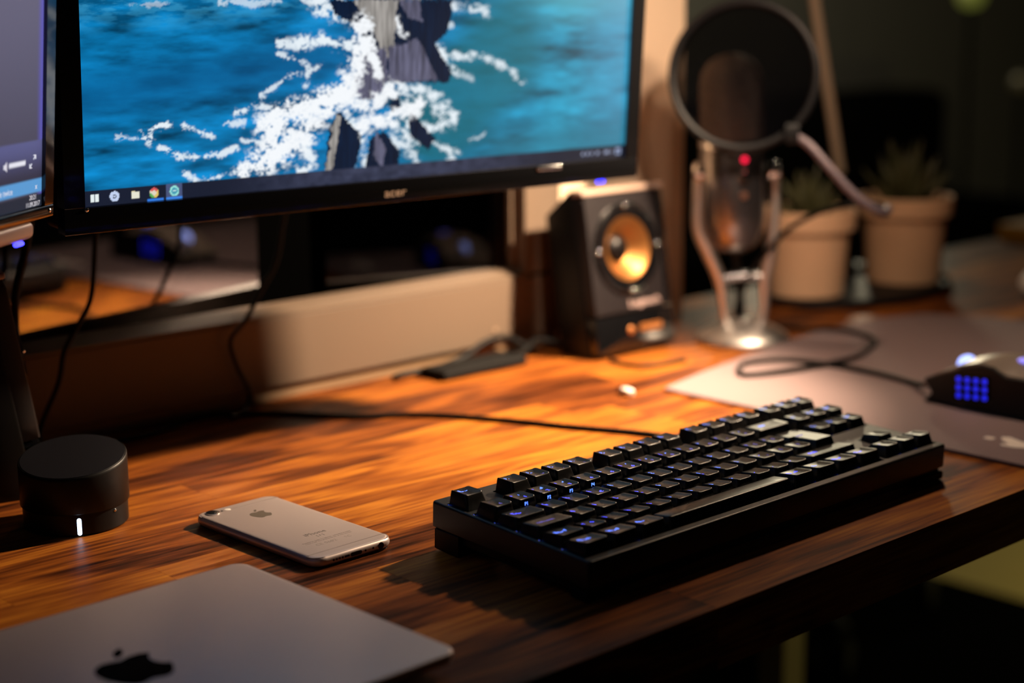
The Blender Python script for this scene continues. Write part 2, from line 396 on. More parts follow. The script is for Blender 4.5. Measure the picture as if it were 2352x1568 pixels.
for i, s in enumerate(('Ins', 'Home', 'PgUp')): place_key(15.25 + i, 1, 'N', [(s, -.1, .4, 3.0, G3)])
place_key(0, 1.5, 'Q', [('TAB', -.28, .32, 3.9, B)])
for i, c in enumerate('QWERTZUIOP'):
    lg = prim(c, B if i < 3 else G3)
    if c == 'E': lg = [('E', -.42, .45, 4.4, B), ('\u20ac', .42, -.35, 3.8, B)]
    place_key(1.5 + i, 1, 'Q', lg)
place_key(11.5, 1, 'Q', [('\u00e8', -.6, .4, 4, B), ('[', .5, .1, 3.6, D)]); place_key(12.5, 1, 'Q', [('!', -.5, .4, 4, B), (']', .5, .1, 3.6, D)])
for i, s in enumerate(('Del', 'End', 'PgDn')): place_key(15.25 + i, 1, 'Q', [(s, -.1, .4, 3.0, G3)])
place_key(0, 1.75, 'A', [('CAPS LOCK', -.15, -.05, 2.6, D)])
for i, c in enumerate('ASDFGHJKL'): place_key(1.75 + i, 1, 'A', prim(c, B if i < 4 else G3) + ([('_', -.42, .1, 4.2, B)] if c in 'FJ' else []))
place_key(10.75, 1, 'A', [('\u00e9', -.6, .4, 4, B), ('\u00f6', .1, .5, 4, B), (';', .6, -.3, 3, D)]); place_key(11.75, 1, 'A', [('\u00e0', -.6, .4, 4, B), ('{', .5, .2, 3.4, D)]); place_key(12.75, 1, 'A', [('\u00a3', -.6, .4, 4, B), ('}', .5, .2, 3.4, D)])
place_key(0, 1.25, 'Z', [('SHIFT', -.1, .28, 4.0, G3)])
place_key(1.25, 1, 'Z', [('<', -.45, .4, 4.4, B), ('\\', .5, .2, 3.8, B)])
for i, c in enumerate('YXCVBNM'): place_key(2.25 + i, 1, 'Z', prim(c, B if i < 3 else G3))
for i, (a, b_) in enumerate(((';', ','), (':', '.'), ('_', '-'))): place_key(9.25 + i, 1, 'Z', [(a, -.45, .45, 4.2, B), (b_, -.1, .2, 4.2, B)])
place_key(12.25, 2.75, 'Z', [('SHIFT', -.45, .3, 3.6, B)])
place_key(16.25, 1, 'Z', [('^', -.4, .45, 4.4, B)])
place_key(0, 1.25, 'C', [('CTRL', -.15, .28, 4.0, G3)]); place_key(1.25, 1.25, 'C', [('WIN', -.1, .3, 4.2, G3)]); place_key(2.5, 1.25, 'C', [('ALT', -.2, .3, 4.2, G3)])
place_key(3.75, 6.25, 'C', []); 
for u, s, m in ((10, 'ALT GR', B), (11.25, 'FN', G3), (12.5, 'MENU', B), (13.75, 'CTRL', B)): place_key(u, 1.25, 'C', [(s, -.15, .3, 3.2, m)])
for u, s in ((15.25, '<'), (16.25, 'v'), (17.25, '>')): place_key(u, 1, 'C', [(s, -.35, .45, 4.2, B)])
# L-shaped enter key
ex0, ex1 = 13.5*U + .45, 15*U - .45; ey0, ey1 = 2*U - U/2 + .45, 3*U + U/2 - .45; exm = 13.75*U + .45; eym = 3*U - U/2 + .2
ent = [(exm, ey0), (ex1, ey0), (ex1, ey1), (ex0, ey1), (ex0, eym), (exm, eym)]
def shr(d, dyy=0): return [(x, y_ + dyy) for x, y_ in offset(ent, -d)]
eb = MB(); tz = lambda x, y_: 10.4 - .10*(y_ - 2.5*U) 
eb.rings([[(x, y_, 1.2) for x, y_ in shr(0)], [(x, y_, tz(x, y_) - .7) for x, y_ in shr(2.5, .4)], [(x, y_, tz(x, y_)) for x, y_ in shr(3.0, .4)]], cap0=False)
ek = eb.build('keycap', KEYM, kb, angle=50); ek.location = Vector((0, OY, OZ)) * MM
text('Enter', 3.0, lambda x, y_, z: (x + 14.15*U, y_ + 2.6*U, tz(0, 2.6*U) - .1*y_ + z + .06), 'legend', LEG2, ek)
flush_text()
# glowing beads stand in for backlight leaking through the row gaps
leaks = [(.2, ry(5.25, 5.25)[1] - 1.2), (.2, ry(4, 4)[1] - .8), (.2, 4*U - U/2 + OY), (.2, 3*U - U/2 + OY), (.2, 2*U - U/2 + OY), (.2, 1*U - U/2 + OY), (2*U + .1, ry(5.25, 5.25)[0] + 9)]
leaks += [(u*U, ry(0, 0)[0] + .1) for u in (2.5, 11.25, 12.5, 13.75, 16.25, 17.25)] + [(u*U, ry(3, 3)[0] + .2) for u in (16.25, 17.25)]
lm = MB().sphere((0, 0, 0), .6, 6).build('led', LEAKB, kb)
for i, (x, y_) in enumerate(leaks):
    q = lm if i == 0 else lm.copy()
    if i: COL.objects.link(q)
    q.location = Vector((x, y_, 25.2)) * MM
# cable (root-local; the root is tilted, so heights fall with distance behind it)
def kbl(x, y_, z):
    t = R_(-2.5); return (x, y_*math.cos(t) - z*math.sin(t), y_*math.sin(t) + z*math.cos(t))
cb = [(250, 137, 14), (262, 150, 6), (285, 190, 2.4), (291, 221, 2.2), (261, 286, 2.2), (239, 338, 2.2), (205, 396, 2.2), (159, 434, 2.2), (127, 480, 2.2), (90, 512, 2.2), (60, 516, 2.2), (10, 500, 2.2), (-60, 505, 2.2)]
MB().tube([kbl(*p) for p in cb], 2.1).build('cable', CABLE, kb)

# ------------------------------------------------------------ fruit-shaped emblem outlines
def fruit(s):
    P = [(0, .30), (.16, .36), (.33, .36), (.47, .28), (.40, .20), (.345, .08), (.345, -.04), (.40, -.17), (.50, -.25), (.42, -.44), (.30, -.60), (.18, -.63), (.08, -.59), (0, -.57), (-.08, -.59), (-.18, -.63), (-.30, -.60), (-.42, -.42), (-.50, -.20), (-.52, 0), (-.49, .17), (-.40, .30), (-.27, .37), (-.14, .35)]
    return [(x*s, y_*s) for x, y_ in P]
def leaf(s): return [(x*s, y_*s) for x, y_ in [(.02, .42), (.10, .45), (.19, .53), (.24, .66), (.23, .72), (.13, .68), (.05, .60), (.01, .50)]]

# ------------------------------------------------------------ phone
ph = tag(empty('smartphone', (-49, 220, 0), (0, 0, R_(1.6))), 'silver-pink smartphone lying face down between the round puck and the keyboard', 'phone')
W2, L2 = 31.6, 65.0
po = rrect(-W2, W2, -L2, L2, 9.5, 8)
MB().slab(po, .7, 7.2, 3.1, seg=6).build('body', ALU, ph, angle=60)
MB().slab(offset(po, -1.4), .05, .8, .2).build('front_glass', GLOSSB, ph)
def band(y0, y1):
    MB().box(-W2 + 2.2, W2 - 2.2, y0, y1, 7.0, 7.24, .02).build('antenna_band', ALUD, ph)
band(-L2 + 9.0, -L2 + 10.1); band(L2 - 10.1, L2 - 9.0)
def arcband(sg):
    pts = [(x, y_*sg) for x, y_ in [(-W2 + 1.2, -L2 + 9.5), (-W2 + 2.4, -L2 + 5.2), (-W2 + 6.5, -L2 + 2.4), (-W2 + 11, -L2 + 1.9), (0, -L2 + 1.9), (W2 - 11, -L2 + 1.9), (W2 - 6.5, -L2 + 2.4), (W2 - 2.4, -L2 + 5.2), (W2 - 1.2, -L2 + 9.5)]]
    MB().tube([(x, y_, 6.35) for x, y_ in pts], .62, 6).build('antenna_band', ALUD, ph)
arcband(1); arcband(-1)
lens = MB().lathe([(4.6, 6.9), (4.6, 7.9), (4.2, 8.1), (3.6, 8.1)], (-W2 + 10.5, L2 - 8.5, 0), 28).build('camera_ring', CHROME, ph)
MB().lathe([(3.6, 8.0), (2.0, 8.16), (.1, 8.2)], (-W2 + 10.5, L2 - 8.5, 0), 28).build('lens', GLOSSB, lens)
MB().lathe([(.9, 7.0), (.9, 7.35), (.1, 7.4)], (-W2 + 17.6, L2 - 8.5, 0), 14).build('microphone_hole', BLACK, ph)
MB().lathe([(2.1, 7.0), (2.1, 7.35), (.1, 7.5)], (-W2 + 22.2, L2 - 8.5, 0), 16).build('flash', WHITEP, ph)
em = MB().slab(fruit(13.0), 7.1, 7.27, .02, Matrix.Translation((0, 34, 0))); em.slab(leaf(13.0), 7.1, 7.27, .02, Matrix.Translation((0, 34, 0)))
em.build('emblem', mat('emblem_dark', (.10, .08, .06), .5), ph, smooth=False)
text('iPhone', 6.0, lambda x, y_, z: (x, y_ - 24, 7.23 + z), 'lettering', INK, ph)
text('S', 2.6, lambda x, y_, z: (x, y_ - 29.5, 7.23 + z), 'lettering', INK, ph)
text('[', 3.2, lambda x, y_, z: (x - 2.2, y_ - 29.5, 7.23 + z), 'lettering', INK, ph); text(']', 3.2, lambda x, y_, z: (x + 2.2, y_ - 29.5, 7.23 + z), 'lettering', INK, ph)
INK2 = mat('pale_print_grey', (.33, .27, .25), .5)
text('Designed by Apple in California  Assembled in China', 1.75, lambda x, y_, z: (x, y_ - 36, 7.22 + z), 'lettering', INK2, ph)
text('Model A1688  FCC ID BCG-E2946A  IC 579C-E2946A', 1.6, lambda x, y_, z: (x, y_ - 38.3, 7.22 + z), 'lettering', INK2, ph)
text('CE 0682', 4.6, lambda x, y_, z: (x - 6, y_ - 43.5, 7.22 + z), 'lettering', INK2, ph); text('FC', 4.0, lambda x, y_, z: (x + 11, y_ - 43.5, 7.22 + z), 'lettering', INK2, ph)
RX = Matrix.Rotation(R_(90), 4, 'X')
for k in range(6): MB().lathe([(.75, 0), (.75, .35)], (-17.5 + 2.3*k, -L2 + .15, 3.9), 12, RX).build('speaker_hole', BLACK, ph)
MB().slab(rrect(-4.4, 4.4, -1.25, 1.25, 1.2, 5), 0, .35, .02, Matrix.Translation((0, -L2 + .15, 3.9)) @ RX).build('charging_port', BLACK, ph)
MB().lathe([(2.2, 0), (2.2, .4)], (19.5, -L2 + .15, 3.9), 20, RX).build('headphone_jack', BLACK, ph)
for x in (-7.2, 7.2, 13.3): MB().lathe([(.7, 0), (.7, .35)], (x, -L2 + .15, 3.9), 12, RX).build('screw', BLACK, ph)

# ------------------------------------------------------------ laptop
lp = tag(empty('laptop', (-117, -22, 0), (0, 0, R_(1.0))), 'closed silver-grey laptop with a black mirror emblem at the front left of the desk', 'laptop')
lo = rrect(-281, 0, 0, 192, 9.5, 8)
lid = MB().slab(lo, 8.6, 13.2, 1.6, seg=5).build('lid', ALUL, lp, angle=60)
bse = MB(); rsn = [(-26, 2.4), (-14, 3.6), (-5, 5.8), (-1.2, 7.2), (-.6, 8.3)]
bse.rings([[(x, y_, z) for x, y_ in offset(lo, i)] for i, z in rsn]); bse.build('base', ALUL, lp, angle=60)
for fx, fy in ((-240, 30), (-40, 30), (-240, 162), (-40, 162)): MB().lathe([(6, 0.05), (6, 2.4), (5.5, 3.2)], (fx, fy, 0), 16).build('foot', RUB, lp)
em = MB(); EM = Matrix.Translation((-129, 99, 0)) @ Matrix.Rotation(R_(0), 4, 'Z')
em.slab(fruit(35), 13.1, 13.42, .1, EM); em.slab(leaf(35), 13.1, 13.42, .1, EM)
em.build('emblem', mat('mirror_black', (.02, .02, .025), .05, metal=.7), lid, smooth=False)

# ------------------------------------------------------------ round puck with a light slit
pk = tag(empty('speaker_puck', (-133, 344, 0), (0, 0, R_(-42.7))), 'black round puck with a tilted top and one white light slit, by the left wall', 'smart speaker')
def shear(z0, k):   # plane z = z0 + k*y over the disc
    return lambda r, t, dz: (r*math.cos(t), r*math.sin(t), z0 + k*r*math.sin(t) + dz)
n = 56; A_ = [2*math.pi*i/n for i in range(n)]; kk = math.tan(R_(9.5)); fz = shear(44.5, kk)
pb = MB(); pb.rings([[(32.6*math.cos(t), 32.6*math.sin(t), .1) for t in A_], [(33.6*math.cos(t), 33.6*math.sin(t), 1.2) for t in A_], [(33.6*math.cos(t), 33.6*math.sin(t), 14.4) for t in A_]])
pb.build('lower_ring', BLACK, pk)
pb = MB(); pb.rings([[(34.0*math.cos(t), 34.0*math.sin(t), 14.5) for t in A_], [(34.8*math.cos(t), 34.8*math.sin(t), 15.3) for t in A_], [fz(34.8, t, -2.0) for t in A_], [fz(34.6, t, -.5) for t in A_], [fz(34.1, t, 0) for t in A_], [fz(33.6, t, -.1) for t in A_]])
pb.build('body', BLACK, pk, angle=50)
pb = MB(); pb.rings([[fz(33.5, t, -.3) for t in A_], [fz(33.3, t, .25) for t in A_], [fz(20, t, .3) for t in A_], [fz(.1, t, .3) for t in A_]])
pb.build('top_disc', mat('puck_top', (.003, .003, .006), .5, spec=.3, bump=(900, .3, .1)), pk)
sl = MB().slab(rrect(-1.35, 1.35, -5.6, 5.6, 1.3, 5), 0, .5, .1, Matrix.Rotation(R_(18), 4, 'Z') @ Matrix.Translation((0, -33.35, 6.6)) @ RX)
sl.build('light_slit', mat('slit_light', (.8, .9, 1), .3, emis=(.55, .75, 1.0), es=6.0), pk)
MB().sphere((29.5, -15.8, 12.6), 1.1, 6).build('ring_glint', CHROME, pk)  # chrome bead put in for a highlight on the ring

# ------------------------------------------------------------ mouse pad
pd = tag(empty('mouse_pad', (0, 0, 0)), 'large mauve-grey mouse pad under the mouse, with a pale printed emblem at its near edge', 'mouse pad')
corn = [(414, -60), (434, -95), (900, -60), (905, 150), (890, 290), (856, 350), (800, 372), (721, 376), (640, 366), (484, 336), (412, 318), (410, 300), (413, 120)]
MB().slab(corn, .1, 3.0, .8).build('cloth', PAD, pd)
# emblem: small lozenge, then a long winged body round a ring
E_ = MB(); T0 = Matrix.Translation((462, 10, 0)) @ Matrix.Rotation(R_(-88), 4, 'Z')
def e(poly): E_.slab(poly, 2.95, 3.12, .02, T0)
e(rrect(-25, -17.5, -3.3, 3.3, 1.2, 3))
e([(-16, 9), (-11, 12.5), (-3, 9), (3, 6.5), (12, 8.5), (24, 9), (40, 8), (40, 5.4), (24, 5.6), (14, 5), (8, 0), (14, -5), (24, -5.6), (40, -5.4), (40, -8), (24, -9), (12, -8.5), (6, -12), (-4, -13), (-7, -9), (-2, -7), (-6, -3), (-12, 2), (-14, 5)])
e(rrect(15, 40, -2.6, 2.6, 2.5, 4))
E_.build('emblem', PADP, pd, smooth=False)

# ------------------------------------------------------------ mouse
ms = tag(empty('mouse', (526, 28, 3.0)), 'black and pale mouse with twelve glowing blue side buttons on the pad', 'mouse')
# left flank: profile in (y, z), thin shell; top cover: saddle surface
prof = [(104.5, 0.4), (98, 8), (101, 13), (105, 17.5), (104, 20), (93, 24.5), (78, 30), (70, 34.4), (52, 39), (42, 38.5), (30, 32.5), (16, 33), (0, 31), (-10, 24), (-14, 12), (-12, .4)]
P3 = Matrix(((0, 0, 1, 0), (1, 0, 0, 0), (0, 1, 0, 0), (0, 0, 0, 1)))
MB().slab(prof, 0, 26, 1.2, P3).build('thumb_side', BLACK, ms)
tp = MB(); ny, nx = 26, 12; ysx = np.linspace(106, -15, ny)
def ridge(y_): return float(np.interp(y_, [-15, -5, 10, 30, 50, 70, 90, 106], [10, 27, 37, 41.5, 42.5, 38, 27, 15]))
def edge_(y_): return float(np.interp(y_, [-15, -5, 10, 30, 44, 56, 72, 80, 95, 106], [7, 22, 32.5, 33, 38.2, 39.6, 34.8, 30.6, 24.6, 16]))
rows_ = []
for y_ in ysx:
    r_ = []
    for i in range(nx):
        t = i/(nx-1); x = 1.5 + 68*t
        zc = ridge(y_); z = edge_(y_)*(1 - t) + (zc*.80)*t + (zc - (edge_(y_)*.5 + zc*.4))*math.sin(math.pi*t)*1.1 + .6
        if t > .999: z = 12
        r_.append((x, y_, z))
    rows_.append(r_)
vs_ = [p for r_ in rows_ for p in r_]; fs_ = []
for j in range(ny-1):
    for i in range(nx-1): fs_.append((j*nx+i, j*nx+i+1, (j+1)*nx+i+1, (j+1)*nx+i))
m0 = len(vs_); vs_ += [(p[0], p[1], max(.6, p[2] - 5)) for p in vs_[:m0]]
for j in range(ny-1):
    for i in range(nx-1): fs_.append((m0+j*nx+i, m0+(j+1)*nx+i, m0+(j+1)*nx+i+1, m0+j*nx+i+1))
for i in range(nx-1):
    fs_.append((i, m0+i, m0+i+1, i+1)); fs_.append(((ny-1)*nx+i, (ny-1)*nx+i+1, m0+(ny-1)*nx+i+1, m0+(ny-1)*nx+i))
for j in range(ny-1):
    fs_.append((j*nx, (j+1)*nx, m0+(j+1)*nx, m0+j*nx)); fs_.append((j*nx+nx-1, m0+j*nx+nx-1, m0+(j+1)*nx+nx-1, (j+1)*nx+nx-1))
MB().add(vs_, fs_).build('top_cover', mat('mouse_grey', (.26, .21, .17), .33), ms, angle=60)
MB().box(24, 70, -10, 98, .3, 14, 3, seg=3).build('base', BLACK, ms)
wheel = MB().lathe([(8.4, -2.4), (9.2, -1.6), (9.2, 1.6), (8.4, 2.4)], (32, 84, 28), 24, Matrix.Rotation(R_(90), 4, 'Y')).build('scroll_wheel', mat('wheel_glow', (.2, .25, .8), .4, emis=(.35, .45, 1.0), es=2.2), ms)
MB().sphere((28, 27, 41.5), 7, 8, 1.1, 1.3, .3).build('palm_light', mat('palm_glow', (.2, .2, .8), .4, emis=(.25, .22, 1.0), es=1.0), ms)
bt0 = None
for r_ in range(3):
    for c in range(4):
        yy = 71 - 7.9*c + r_*(-.3); zz = 25.3 - 6.6*r_ + .55*c - .9
        if bt0 is None:
            bt0 = MB().slab(rrect(-3.2, 3.2, -2.7, 2.7, 1.4, 3), 0, 2.2, .7, Matrix(((0, 0, -1, 0), (1, 0, 0, 0), (0, 1, 0, 0), (0, 0, 0, 1)))).build('side_button', mat('side_button_black', (.01, .01, .012), .28), ms); b = bt0
            g0 = MB().slab(rrect(-1.9, 1.9, -2.0, 2.0, 1.2, 3), 2.15, 2.35, .05, Matrix(((0, 0, -1, 0), (1, 0, 0, 0), (0, 1, 0, 0), (0, 0, 0, 1)))).build('glowing_mark', mat('side_glow', (.02, .03, .6), .4, emis=(.012, .02, 1.0), es=1.0), b); g = g0
        else:
            b = bt0.copy(); COL.objects.link(b); g = g0.copy(); COL.objects.link(g); g.parent = b
        b.location = Vector((0, yy, zz)) * MM
mc = [(540, 132, 15), (550, 150, 10), (568, 175, 5.5), (577, 218, 5.4), (576, 270, 5.4), (563, 308, 5.4), (525, 322, 5.4), (492, 300, 5.4), (500, 285, 5.6), (560, 268, 6.5), (620, 268, 5.4), (690, 296, 5.4), (712, 330, 5.4), (690, 356, 5.0), (640, 385, 3.2), (600, 352, 5), (520, 352, 3), (440, 372, 2.6), (430, 430, 2.6)]
MB().tube([(x - 526, y_ - 28, z - 3) for x, y_, z in mc[:13] + [(716, 360, 5.0), (700, 400, 3.0), (690, 480, 2.6)]], 2.3).build('cable', CABLE, ms)

# ------------------------------------------------------------ monitors
def paint(nu, nv, Wd, Hd, fn):
    us = np.linspace(0, Wd, nu); vs2 = np.linspace(0, Hd, nv); Ug, Vg = np.meshgrid(us, vs2); C_ = fn(Ug, Vg)
    return Ug, Vg, C_
def screen_mesh(name, nu, nv, Wd, Hd, fn, parent, strength):
    Ug, Vg, C_ = paint(nu, nv, Wd, Hd, fn)
    co = np.stack([Ug.ravel(), np.full(Ug.size, -.05), Vg.ravel()], 1) * MM
    idx = np.arange(nu*nv).reshape(nv, nu); q = np.stack([idx[:-1, :-1], idx[:-1, 1:], idx[1:, 1:], idx[1:, :-1]], -1).reshape(-1, 4)
    me = bpy.data.meshes.new(name); me.vertices.add(len(co)); me.vertices.foreach_set('co', co.astype(np.float32).ravel())
    me.loops.add(q.size); me.loops.foreach_set('vertex_index', q.ravel().astype(np.int32)); me.polygons.add(len(q)); me.polygons.foreach_set('loop_start', (np.arange(len(q))*4).astype(np.int32)); me.update(calc_edges=True); me.validate()
    at_ = me.color_attributes.new('picture', 'FLOAT_COLOR', 'POINT'); c = np.concatenate([C_.reshape(-1, 3), np.ones((Ug.size, 1))], 1); at_.data.foreach_set('color', c.astype(np.float32).ravel())
    m = bpy.data.materials.new(name); m.use_nodes = True; b = m.node_tree.nodes['Principled BSDF']; a = m.node_tree.nodes.new('ShaderNodeAttribute'); a.attribute_name = 'picture'
    m.node_tree.links.new(a.outputs['Color'], b.inputs['Emission Color']); b.inputs['Emission Strength'].default_value = strength; b.inputs['Base Color'].default_value = (.004, .004, .004, 1); b.inputs['Roughness'].default_value = .35; b.inputs['Specular IOR Level'].default_value = .08
    me.materials.append(m); o = bpy.data.objects.new(name, me); COL.objects.link(o); o.parent = parent; return o
def lin(c): c = np.array(c)/255.; return np.where(c < .04045, c/12.92, ((c + .055)/1.055)**2.4)
rng = np.random.RandomState(5); LAT = rng.rand(256, 256)
def vnoise(x, y_):
    xi = np.floor(x).astype(int); yi = np.floor(y_).astype(int); fx = x - xi; fy = y_ - yi; fx = fx*fx*(3-2*fx); fy = fy*fy*(3-2*fy)
    g = lambda a, b: LAT[a % 256, b % 256]
    return (g(xi, yi)*(1-fx) + g(xi+1, yi)*fx)*(1-fy) + (g(xi, yi+1)*(1-fx) + g(xi+1, yi+1)*fx)*fy
def fbm(x, y_, o=5):
    s = 0; a = .5
    for k in range(o): s = s + a*vnoise(x*2**k + 17*k, y_*2**k + 31*k); a *= .5
    return s
def poldist(U_, V_, pts):
    d = np.full(U_.shape, 1e9)
    for (x0, y0), (x1, y1) in zip(pts[:-1], pts[1:]):
        dx, dy = x1-x0, y1-y0; t = np.clip(((U_-x0)*dx + (V_-y0)*dy)/(dx*dx + dy*dy + 1e-9), 0, 1)
        d = np.minimum(d, np.hypot(U_ - x0 - t*dx, V_ - y0 - t*dy))
    return d
def inpoly(U_, V_, pts):
    c = np.zeros(U_.shape, bool); n_ = len(pts)
    for i in range(n_):
        x0, y0 = pts[i]; x1, y1 = pts[(i+1) % n_]
        k = ((y0 > V_) != (y1 > V_)) & (U_ < (x1-x0)*(V_-y0)/(y1-y0 + 1e-9) + x0); c ^= k
    return c
def ss(e0, e1, x): t = np.clip((x-e0)/(e1-e0), 0, 1); return t*t*(3-2*t)
FOAM = [
  ([(163.7, 100.0), (181.6, 101.0), (214.6, 97.2)], 3.3, 1.00),
  ([(146.2, 101.9), (167.3, 99.9)], 2.2, 0.90),
  ([(181.4, 126.4), (192.3, 123.3)], 5.8, 1.00),
  ([(99.3, 128.7), (146.3, 127.3)], 1.8, 0.60),
  ([(167.2, 126.5), (203.3, 117.1)], 2.9, 0.80),
  ([(146.2, 94.5), (167.3, 85.0), (167.3, 73.0)], 1.8, 0.80),
  ([(111.8, 55.3), (139.2, 59.2)], 1.8, 0.90),
  ([(105.0, 47.7), (118.5, 48.4)], 1.5, 0.80),
  ([(43.4, 45.4), (48.0, 39.5), (49.7, 47.1), (60.9, 50.2)], 2.0, 1.00),
  ([(73.7, 49.4), (81.7, 43.2), (94.8, 39.5)], 1.6, 0.90),
  ([(23.2, 43.0), (40.2, 41.4)], 1.3, 0.60),
  ([(55.8, 34.6), (71.7, 27.2), (98.0, 26.0), (111.5, 29.5)], 1.8, 0.90),
  ([(71.4, 14.6), (87.8, 11.9), (111.4, 14.6), (139.0, 15.6)], 1.8, 0.90),
  ([(132.3, 65.5), (153.2, 76.5), (181.7, 84.5)], 1.5, 0.80),
  ([(116.7, 36.6), (132.1, 32.7)], 1.5, 0.80),
  ([(296.7, 87.0), (321.4, 87.9), (342.8, 80.7), (365.1, 65.7)], 2.2, 0.90),
  ([(297.7, 121.9), (324.4, 120.0)], 3.6, 0.85),
  ([(293.0, 76.0), (313.7, 70.3)], 2.2, 0.50),
  ([(315.3, 24.4), (330.0, 28.5)], 1.5, 0.70),
  ([(272.3, 98.8), (284.5, 90.6), (299.1, 75.7)], 3.6, 1.00),
  ([(296.0, 109.3), (284.0, 106.4)], 1.8, 0.70),
  ([(36.3, 127.9), (60.9, 126.3)], 1.5, 0.40),
  ([(241.7, 63.7), (265.2, 65.9), (281.4, 55.6), (298.1, 41.8)], 4.7, 1.00),
  ([(298.1, 41.8), (282.0, 34.5), (254.0, 37.8)], 2.9, 1.00),
  ([(234.3, 45.2), (266.1, 27.4), (301.0, 17.0), (295.0, 9.2)], 2.9, 1.00),
  ([(242.4, 28.9), (262.3, 19.6), (266.6, 6.3)], 3.3, 0.90),
  ([(204.0, 40.6), (215.5, 27.4), (219.6, 8.1)], 4.4, 1.00),
  ([(167.4, 30.4), (174.7, 14.5), (163.9, 10.7)], 3.3, 1.00),
]
ROCKS = [
  ([(186.8, 129.3), (214.2, 129.0), (233.5, 95.1), (220.3, 89.4), (210.7, 110.9), (192.3, 118.8)], 0),
  ([(216.0, 129.0), (295.4, 128.3), (292.1, 106.2), (280.3, 97.0), (295.0, 75.9), (293.2, 67.9), (237.8, 70.1), (229.9, 82.9), (243.1, 94.9), (233.2, 113.6)], 0),
  ([(207.5, 129.1), (246.2, 128.7), (243.1, 94.9), (235.6, 85.8), (221.9, 110.7)], 1),
  ([(214.7, 92.6), (235.4, 95.1), (237.8, 70.1), (226.5, 57.5), (203.8, 60.7)], 2),
  ([(237.3, 95.0), (264.3, 100.6), (283.0, 69.9), (239.7, 70.1)], 2),
  ([(246.2, 128.7), (263.7, 128.6), (268.0, 113.0), (256.2, 114.7)], 2),
  ([(194.7, 51.9), (215.4, 33.7), (210.1, 7.2), (183.9, 9.2), (187.4, 38.5)], 0),
  ([(192.8, 50.5), (197.3, 47.2), (190.2, 8.7), (183.9, 9.2)], 1),
  ([(234.5, 35.7), (250.4, 18.7), (248.7, 4.4), (218.8, 6.6), (223.1, 30.1)], 0),
  ([(227.6, 36.1), (236.7, 22.9), (235.0, 7.0), (226.3, 17.2)], 2),
  ([(238.0, 56.0), (247.6, 58.7), (249.8, 50.7), (242.0, 47.3)], 0),
  ([(257.6, 50.3), (282.2, 26.4), (274.3, 18.8), (258.1, 31.1)], 0),
  ([(212, 129), (222, 160), (236, 190), (262, 204), (290, 192), (305, 160), (320, 129)], 0),
  ([(245, 129), (243, 165), (258, 196), (276, 188), (270, 150), (276, 129)], 1),
]
FOAM2 = [
  ([(215.2, 110.9), (216.5, 95.6), (209.2, 80.5), (200.1, 67.1), (185.4, 58.5)], 6.7, 1.00),
  ([(200.1, 65.5), (174.6, 57.5), (149.6, 51.2), (135.6, 46.0)], 6.0, 1.00),
  ([(181.8, 54.1), (167.4, 39.6), (153.1, 28.3), (132.0, 20.0)], 8.1, 1.00),
  ([(146.1, 52.9), (139.1, 32.2)], 4.7, 1.00),
  ([(216.4, 101.7), (226.1, 83.0)], 4.0, 1.00),
  ([(222.0, 103.1), (229.2, 76.7)], 3.4, 1.00),
  ([(246.5, 114.9), (252.5, 104.0)], 2.4, 1.00),
  ([(196.5, 56.5), (226.5, 56.6), (241.7, 65.3)], 5.4, 1.00),
  ([(215.3, 40.0), (242.1, 46.4), (265.5, 51.5)], 4.7, 1.00),
  ([(149.6, 28.5), (118.2, 14.1)], 4.0, 1.00),
]

